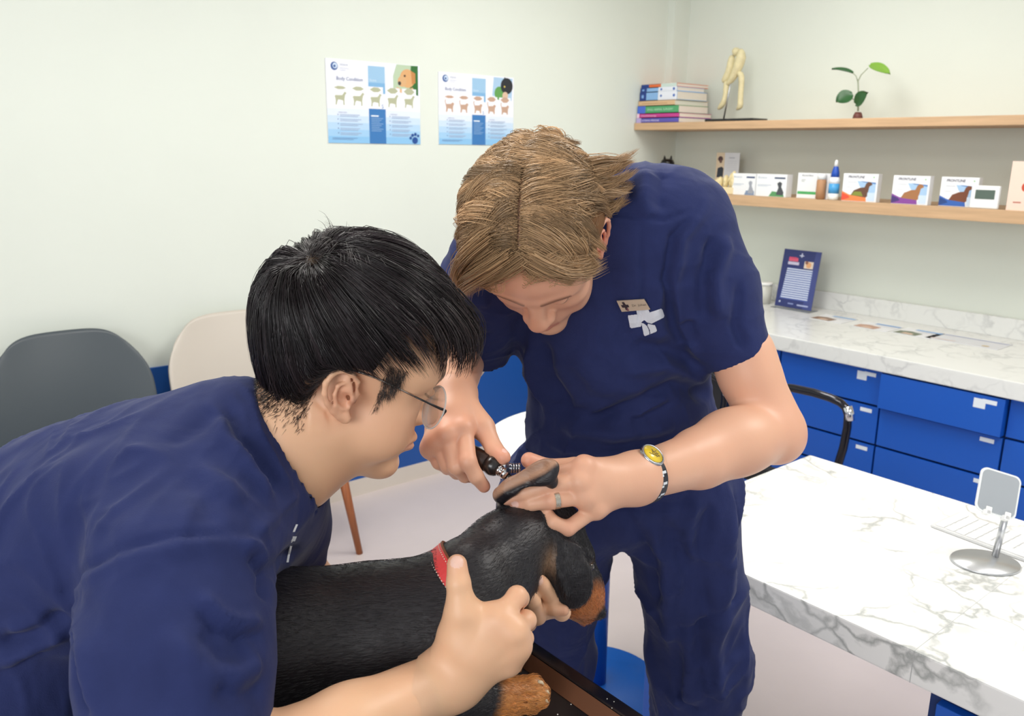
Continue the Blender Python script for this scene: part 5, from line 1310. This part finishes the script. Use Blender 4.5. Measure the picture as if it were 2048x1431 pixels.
mb.box((cx_-.05,cy_-.05,.05), (cx_+.05,cy_+.05,TT-.03), .006); mb.build('column', mat('grey steel', '8a8d92', .35, .8), ex)
mb = MB(); mb.box((cx_-.28,cy_-.2,0), (cx_+.28,cy_+.2,.05), .012); mb.build('base', mat('black base', '1a1a1e', .5), ex)
mb = MB()
for i in range(46):
    x = rng.uniform(TX0+.15, TX1-.1); y = TY1-rng.uniform(.002, .10)**1; zz = TT+.0165 if y > TY1-w_ else TT+.001 if y < TY1-q else None
    if zz is None: continue
    r = rng.uniform(.0004, .0011); m_ = bmesh.new(); bmesh.ops.create_icosphere(m_, subdivisions=1, radius=r); mb.bm(m_, None, True, Matrix.Translation((x, y, zz)))
o = mb.build('crumbs', mat('pale crumbs', 'e6e2da', .7), ex); o['kind'] = 'stuff'

# ================================================================ the dog
dog = thing('dog', W(P(760,1330,.95))*np.array([1,1,0])+np.array([0,0,TT]), 'black and tan dachshund with red collar lying on the black table', 'dog')
DK = lin('222025')
v = VP(330,1000,1110,1460,.80,1.16,.0030)
v.chain([P(330,1300,.925), P(440,1288,.93), P(600,1286,.945), P(780,1274,.965), P(880,1243,.975)], [.060,.072,.073,.0745,.069], .04)
v.ell(P(900,1275,.955), (.050,.055,.060), None, .04); v.ell(P(740,1190,.965), (.06,.035,.022), None, .03)
v.ell(P(480,1330,.90), (.06,.04,.05), None, .04)
v.chain([P(880,1225,.975), P(935,1178,.985), P(1010,1108,1.03), P(1070,1062,1.062)], [.058,.048,.0455,.045], .03)
v.chain([P(945,1140,.975), P(965,1180,.972), P(980,1202,.975)], [.030,.022,.011], .025)
v.ell(P(1000,1175,1.01), (.035,.03,.02), None, .03)
v.chain([P(880,1340,.925), P(905,1400,.915), P(955,1402,.930)], [.038,.028,.024], .02)      # near foreleg
v.chain([P(900,1310,1.02), P(960,1305,1.04), P(1010,1305,1.05)], [.03,.022,.018], .02)          # far foreleg
body = v.mesh(3)
v = VP(975,895,1235,1270,.985,1.15,.0017)
hd = lambda x, y, z: P(x, y, z)
v.chain([P(1010,1108,1.030), P(1070,1062,1.062)], [.0455,.045], .02)
v.ell(P(1096,1066,1.075), (.047,.044,.041), None, .025)
v.ell(P(1120,1120,1.085), (.036,.034,.036), None, .02)
v.chain([P(1135,1118,1.088), P(1162,1180,1.090), P(1184,1214,1.090)], [.032,.0265,.0150], .018)
v.ell(P(1156,1210,1.088), (.022,.020,.0155), None, .012); v.chain([P(1125,1190,1.096), P(1170,1236,1.094)], [.018,.0085], .008)
v.ell(P(1201,1226,1.086), (.0072,.0075,.0078), None, .004)
v.ell(P(1206,1230,1.081), (.0018,.002,.002), None, .001, 'sub')
v.chain([P(1152,1092,1.060), P(1170,1112,1.066)], [.014,.010], .012)                           # brow over the eye
v.ell(P(1180,1133,1.067), (.0075,.006,.0065), None, .004, 'sub')
v.chain([P(1130,1228,1.082), P(1160,1224,1.075), P(1188,1236,1.082)], [.0012,.0012,.0012], .003, 'sub')
v.chain([P(1052,1045,1.075), P(1016,1003,1.086)], [.034,.014], .02)
# fold and ear opening behind the hanging ear
v.chain([P(1080,1088,1.032), P(1092,1120,1.028), P(1104,1150,1.034)], [.0085,.0100,.0075], .010)
v.chain([P(1069,1098,1.028), P(1076,1130,1.028)], [.0025,.0025], .004, 'sub')
# hanging ear
Ef = nrm([.10,1,.15])
v.chain([P(1118,1080,1.038), P(1130,1112,1.024), P(1139,1150,1.020), P(1141,1180,1.022)], [.0170,.0185,.0235,.0245], .012, flat=Ef, q=.24)
v.chain([P(1112,1100,1.020), P(1120,1150,1.014), P(1134,1190,1.014)], [.002,.0025,.002], .010)
# lifted ear
Lf = nrm([-.15,.80,-.60])
v.cone(P(1022,1004,1.075), P(1004,990,1.045), .016, .0105, .01)
ea = nrm(P(1104,943,1.012)-P(1004,990,1.030)); Lf = nrm(Lf-ea*(Lf@ea)); eb = np.cross(ea, Lf); Rl = np.stack([ea, Lf, eb], 1)
v.ell(P(1052,956,1.018), (.0395,.0050,.0115), Rl, .012); v.ell(P(1088,944,1.013), (.0180,.0050,.0160), Rl, .012); v.ell(P(1104,962,1.016), (.0075,.005,.0095), Rl, .012)
v.chain([P(1004,990,1.036), P(1022,976,1.026)], [.0085,.0100], .01)
v.chain([P(1016,974,1.015), P(1052,952,1.010), P(1086,934,1.008)], [.0035,.0065,.0040], .008, 'sub')
head = v.mesh(2)
v = VP(930,1335,1120,1431,.90,.985,.0016)                                                      # near paw
v.chain([P(945,1402,.928), P(1000,1396,.945), P(1045,1388,.953)], [.0250,.0215,.0200], .012)
for x, y, r in ((1066,1366,.0098),(1078,1381,.0100),(1076,1397,.0100),(1060,1408,.0095)):
    v.chain([P(1040,1388,.950), P(x,y,.955)], [.013,r], .004); v.ell(P(x+2,y+2,.953), (r*1.05,r,r*.9), None, .003)
for a, b in (((1052,1372),(1072,1374)), ((1050,1389),(1074,1389)), ((1048,1402),(1070,1403))): v.cone(P(*a,.935), P(*b,.943), .0012, .0018, .004, 'sub')
paw = v.mesh(2)
V, Q = merge([body, head, paw])
n_ = vnoise(V, 60, 21)
col = np.tile(DK, (len(V), 1)); px = 1024+F_PX*V[:, 0]/V[:, 1]; py = 715.5-F_PX*V[:, 2]/V[:, 1]
def sm(x, a, b): return np.clip((x-a)/(b-a), 0, 1)
def mixc(m, c):
    global col
    m = np.clip(m, 0, 1)[:, None]; col = col*(1-m)+lin(c)*m
mz = P(1168,1205,1.085); mixc((1-sm(np.linalg.norm((V-mz)*np.array([1,1,.9]), axis=1)+n_*.004, .030, .038))*(V[:, 2] < P(0,1152,1.05)[2])*(V[:, 1] > 1.030), 'b4703f')
mixc(gauss(V, P(1160,1236,1.085), .010)*.7, '5a3626'); mixc(gauss(V, P(1145,1240,1.085), .008)*.7, 'c9a078')
mixc(gauss(V, P(1201,1226,1.084), .0085)*2.2, '17141a'); mixc(gauss(V, P(1176,1150,1.08), .007)*1.5, '1b191d')
mixc(gauss(V, P(1094,1122,1.02), .016)*1.1*(V[:, 1] < 1.04)*(px < 1113), '93775f')
mixc(gauss(V, P(1176,1128,1.065), .0050)*1.6, 'b49a78')
pp_ = sm(px+n_*9, 985, 1004)*(V[:, 1] < .99)*(py > 1340); mixc(pp_, 'bd7d42'); mixc(pp_*sm(n_, .2, .9)*.5, 'd49a5c')
# inside of the lifted ear
el = [P(1006,984,1.05), P(1050,955,1.036), P(1108,925,1.034)]; d_, t_ = polydist(V, el); inner = (V[:, 1] < 1.075)*(py < 1000)*(px > 985)
side_ = (py - np.interp(px, [990,1010,1050,1090,1115], [1000,985,966,948,930])); mixc(inner*(1-sm(side_+n_*4, -9, 1)), 'b08970'); mixc(inner*(1-sm(side_, -24, -14))*.35, '6e5346')
o = mesh_np('body', toworld(V), Q, mat('sleek dog coat', '1b191d', .42, vcol='Col', bump=.7, bscale=260, bdist=.0012, stretch=(.55,.55,1.6), spec=.45), dog, col)
# short coat lying back along the body
Nn = vnormals(V, Q); cand = np.where((V[:, 1] < 1.16) & ((py > 1010) | (px < 985)) & (Nn[:, 1] < .35))[0]
vis = cand[rng.integers(0, len(cand), 30000)]
tail = np.tile(nrm([-1,-.05,-.05]), (len(vis), 1)); hp = px[vis] > 900; 
tail[hp & (py[vis] < 1240)] = nrm([-.75,-.1,-.55]); hh = px[vis] > 1085; tail[hh & (py[vis] < 1330)] = nrm([-.35,-.1,.55]); ear_ = (V[vis, 1] < 1.035) & (px[vis] > 1108) & (py[vis] < 1230); tail[ear_] = nrm([.05,0,-1]); tail[(py[vis] > 1335) & (px[vis] > 940)] = nrm([1,0,-.1])
tail = tail+rng.normal(size=tail.shape)*.13; nn = Nn[vis]; tg = tail-(tail*nn).sum(1, keepdims=True)*nn; tg /= np.linalg.norm(tg, axis=1, keepdims=True)+1e-9
ln_h = np.where(px[vis] < 900, .0095, .0058)*rng.uniform(.6, 1.1, len(vis)); st = np.linspace(0, 1, 4)
pth = V[vis][:, None]+tg[:, None]*(ln_h[:, None]*st)[..., None]+nn[:, None]*(.0002+.0011*np.sin(st*2.2))[None, :, None]
cc = col[vis]*(.8+1.5*rng.random(len(vis))**2)[:, None]+.022*rng.random(len(vis))[:, None]**2
Vh, Qh, Ch = strands(pth, rng.uniform(.00014, .00024, len(vis)), cc); mesh_np('coat', toworld(Vh), Qh, mat('dog hair', '1b191d', .45, vcol='Col', spec=.7), dog, Ch)['kind'] = 'stuff'
mb = MB()
for x, y in ((1079,1362),(1090,1380),(1088,1398),(1070,1411)): mb.tube([W(P(x-3,y,.948)), W(P(x+5,y+2,.947)), W(P(x+9,y+7,.948))], [.0022,.0018,.0006], 8)
mb.build('claws', mat('pale claw', 'd8c4a4', .4), dog)
mb = MB(); m_ = bmesh.new(); bmesh.ops.create_uvsphere(m_, u_segments=20, v_segments=12, radius=.0062); mb.bm(m_, None, True, Matrix.Translation(W(P(1179,1133,1.067)))); mb.build('eye', mat('dark eye', '2a1a14', .05, coat=1), dog)
# collar
cc_ = P(926,1174,.985); an = nrm([.78,.10,.60]); e1 = nrm(np.cross(an, [0,1,0])); e2 = np.cross(an, e1)
def band(c, an, e1, e2, r1, r2, w, th, mb, col=None, n=56, a0=0, a1=2*math.pi):
    V=[];Fq=[]
    for i in range(n+1):
        t = a0+(a1-a0)*i/n; d = e1*math.cos(t)*r1+e2*math.sin(t)*r2; u_ = nrm(d)
        for s_, q in ((-1,0),(1,0),(1,1),(-1,1)): V.append(W(c+d+an*s_*w/2+u_*th*q))
    for i in range(n):
        k = i*4
        for j in range(4): Fq.append([k+j, k+(j+1)%4, k+4+(j+1)%4, k+4+j])
    mb.add(V, Fq, col, False)
col_o = bpy.data.objects.new('collar', None); COL.objects.link(col_o); col_o.parent = dog
mb = MB(); band(cc_, an, e1, e2, .0550, .0700, .022, .002, mb); mb.build('red_band', mat('red leather', 'e84a4c', .5), col_o)
mb = MB()
for s_ in (-1, 1): band(cc_+an*s_*.0118, an, e1, e2, .0550, .0700, .0022, .0026, mb)
mb.build('brown_piping', mat('brown leather edge', '7a4526', .6), col_o)
mb = MB()
for i in range(90):
    t = 2*math.pi*i/90
    for s_ in (-1, 1): band(cc_+an*s_*.0075, an, e1, e2, .0552, .0702, .0010, .0026, mb, n=1, a0=t, a1=t+.032)
mb.build('stitching', mat('pale stitch', 'f2d8c8', .7), col_o)
mb = MB(); q = P(1034,1325,.935); mb.tube([W(q+np.array([0,0,.012])), W(q+np.array([.003,0,0])), W(q+np.array([.004,0,-.010]))], [.0035,.0045,.001], 10); mb.build('name_tag', mat('steel tag', 'b4b8c4', .2, 1), col_o)

# ================================================================ things held and worn by the vet
M_blk2 = mat('black handle', '1a1718', .28, coat=.4); M_chr2 = mat('instrument chrome', 'd4d6da', .1, 1)
oto = thing('otoscope', W(P(985,932,1.062)), 'black and chrome otoscope held to the lifted dog ear', 'otoscope')
def cyl(pts, rs, name, m, par=None, n=20):
    mb = MB(); mb.tube([W(p) for p in pts], rs, n); return mb.build(name, m, par or oto)
a0_, a1_ = P(925,895,1.092), P(985,931,1.058)
cyl([a0_, a0_+(a1_-a0_)*.5, a0_+(a1_-a0_)*.85], [.0115,.0115,.0118], 'handle', mat('brown black grip', '3a2620', .35))
v = VP(950,895,1015,970,1.03,1.09,.0012); v.ell(a1_, (.0128,.0128,.0128), None, .004); mc = a1_+(a1_-a0_)*.1
V, Q = v.mesh(1); mesh_np('cap', toworld(V), Q, M_blk2, oto)
h1 = P(1006,944,1.050); dv = nrm(h1-a1_)
cyl([a1_+dv*.010, a1_+dv*.0135, a1_+dv*.0136, a1_+dv*.017, a1_+dv*.0171, a1_+dv*.022], [.0072,.0072,.0062,.0062,.0070,.0070], 'collar_ring', M_chr2)
cyl([P(1003,942,1.050), P(1008,946,1.049), P(1014,949,1.049)], [.0058,.0078,.0064], 'head', M_chr2)
cyl([P(1012,936,1.047), P(1040,935,1.050)], [.0062,.0060], 'lens_housing', mat('smoked lens', '30384a', .1, .3, coat=1))
for k in range(5): cyl([P(1017+k*5,936,1.0485), P(1018.5+k*5,936,1.0485)], [.0066,.0066], 'ring', M_chr2)
cyl([P(1012,950,1.050), P(1026,962,1.056)], [.0055,.0025], 'speculum', M_blk2)
# watch
wt = bpy.data.objects.new('wristwatch', None); COL.objects.link(wt); wt.parent = vet
wc = P(1286,953,1.094); wa_ = nrm(P(1400,915,1.185)-P(1272,956,1.083)); w1 = nrm(np.cross(wa_, [0,1,0])); w1 = w1 if w1[2] > 0 else -w1; w2 = np.cross(wa_, w1); w2 = w2 if w2[1] < 0 else -w2
mb = MB(); band(wc, wa_, w1, w2, .0335, .0325, .0145, .0022, mb, n=64); mb.build('strap', mat('black patterned strap', '1c1f2c', .5), wt)
mb = MB()
for t in (.62, .98, 1.35, 1.75, 2.2): band(wc+wa_*.001, wa_, w1, w2, .0337, .0327, .008, .0022, mb, n=3, a0=t, a1=t+.10); band(wc-wa_*.003, wa_, w1, w2, .0337, .0327, .004, .0022, mb, n=3, a0=t+.12, a1=t+.2)
mb.build('strap_pattern', mat('white strap print', 'dfe4ea', .6), wt)
ang = .62; fd = nrm(w1*math.cos(.90)+w2*math.sin(.90)); fc = wc+w1*math.cos(ang)*.0325+w2*math.sin(ang)*.0325-wa_*.003; tx = wa_; ty = np.cross(fd, tx)
fdv = Vector(B3@fd); Mw = Matrix([[*(B3@tx)[:1], 0,0,0]]*0 or [[(B3@tx)[i], (B3@ty)[i], (B3@fd)[i], W(fc)[i]] for i in range(3)]+[[0,0,0,1]])
mb = MB(); mb.lathe([(.0,.0),(.0165,.0),(.0172,.002),(.0172,.0055),(.0160,.0070),(.0142,.0070),(.0142,.0060)], M=Mw, n=40); mb.build('case', mat('steel case', 'b9bcc2', .18, 1), wt)
mb = MB(); mb.lathe([(.0,.0061),(.0143,.0061),(.0143,.0063),(.0,.0063)], M=Mw, n=40); mb.build('dial', mat('yellow dial', 'f2cf2c', .35, coat=.6), wt)
mb = MB(); 
for (x, y, w_, h_, r) in ((.004,.001,.0006,.013,0),(.007,-.002,.0006,.009,.0),(.0055,.003,.010,.0006,.15),(.0055,-.001,.009,.0005,-.1),(.0055,-.005,.008,.0005,.1),(-.001,.0,.0006,.011,.8),(.001,.002,.0005,.008,-.5)):
    mb.box((-w_/2,-h_/2,.0064), (w_/2,h_/2,.0067), 0, None, Mw@Matrix.Translation((x,y,0))@Matrix.Rotation(r,4,'Z'))
mb.build('hands', mat('dark print', '4a3420', .5), wt)

# ring
mb = MB(); rc = P(1111,1000,1.0255); ra = nrm(P(1104,1001,1.024)-P(1168,992,1.036)); r1 = nrm(np.cross(ra, [0,1,0])); r2 = np.cross(ra, r1)
band(rc, ra, r1, r2, .0103, .0106, .0062, .0011, mb, n=40); mb.build('wedding_ring', mat('engraved silver', 'c9c3b6', .22, 1, bump=.8, bscale=700, bdist=.0004), vet)
# badge and chest emblem
def S_(x, y): return (1210+x*.07687, 580+y*.0769)
bd = bpy.data.objects.new('name_badge', None); COL.objects.link(bd); bd.parent = vet
c4 = [snapV(*p) for p in ((1233,598),(1288,593),(1300,616),(1243,619))]; cen = sum(c4)/4; bn = nrm(np.cross(c4[1]-c4[0], c4[3]-c4[0])); bn = bn if bn[1] < 0 else -bn
bx = nrm((c4[1]-c4[0])+(c4[2]-c4[3])); by = nrm(np.cross(bn, bx)); by = by if by[2] > 0 else -by
c4 = [cen+bx*np.dot(p-cen, bx)+by*np.dot(p-cen, by)+bn*.006 for p in c4]
mb = MB(); mb.add([W(p-bn*.002) for p in c4]+[W(p) for p in c4], [[0,1,2,3],[7,6,5,4],[0,4,5,1],[1,5,6,2],[2,6,7,3],[3,7,4,0]]); mb.build('plate', mat('champagne badge', 'c9b9a6', .3, .3), bd)
ox = c4[3]; ux_ = c4[2]-c4[3]; uy_ = c4[0]-c4[3]
pr = Print(W(ox), B3@ux_/np.linalg.norm(ux_), B3@uy_/np.linalg.norm(uy_), B3@bn, np.linalg.norm(ux_), np.linalg.norm(uy_))
pr.poly([(.09,.38),(.17,.38),(.17,.12),(.26,.12),(.26,.38),(.33,.38),(.33,.62),(.25,.62),(.23,.88),(.15,.88),(.16,.62),(.08,.62)], '2f2730'); pr.poly([(.20,.05),(.27,.05),(.27,.30),(.22,.30)], '7a4a56')
pr.text('Dr. Johan', .44, .40, .20, '6a6058'); pr.mb.build('print', M_print, bd)
mb = MB(); cross = [S_(*p) for p in ((805,480),(1120,470),(1160,580),(1460,480),(1500,520),(1545,660),(1530,710),(1210,870),(1100,840),(1020,775),(950,835),(940,945),(690,990),(650,960),(600,700),(600,655),(835,630))]
decal(cross, snapV, .7, .0012, mb); decal([S_(*p) for p in ((945,850),(1010,865),(1090,930),(1130,1010),(1155,1110),(1150,1150),(1040,1195),(1010,1160))], snapV, .7, .0012, mb)
decal([S_(*p) for p in ((1120,870),(1190,890),(1300,910),(1320,950),(1350,1050),(1330,1080),(1180,1140),(1165,1040),(1105,920))], snapV, .7, .0012, mb)
mb.build('cross_emblem', mat('white cloth print', 'd5dae4', .6), vet)
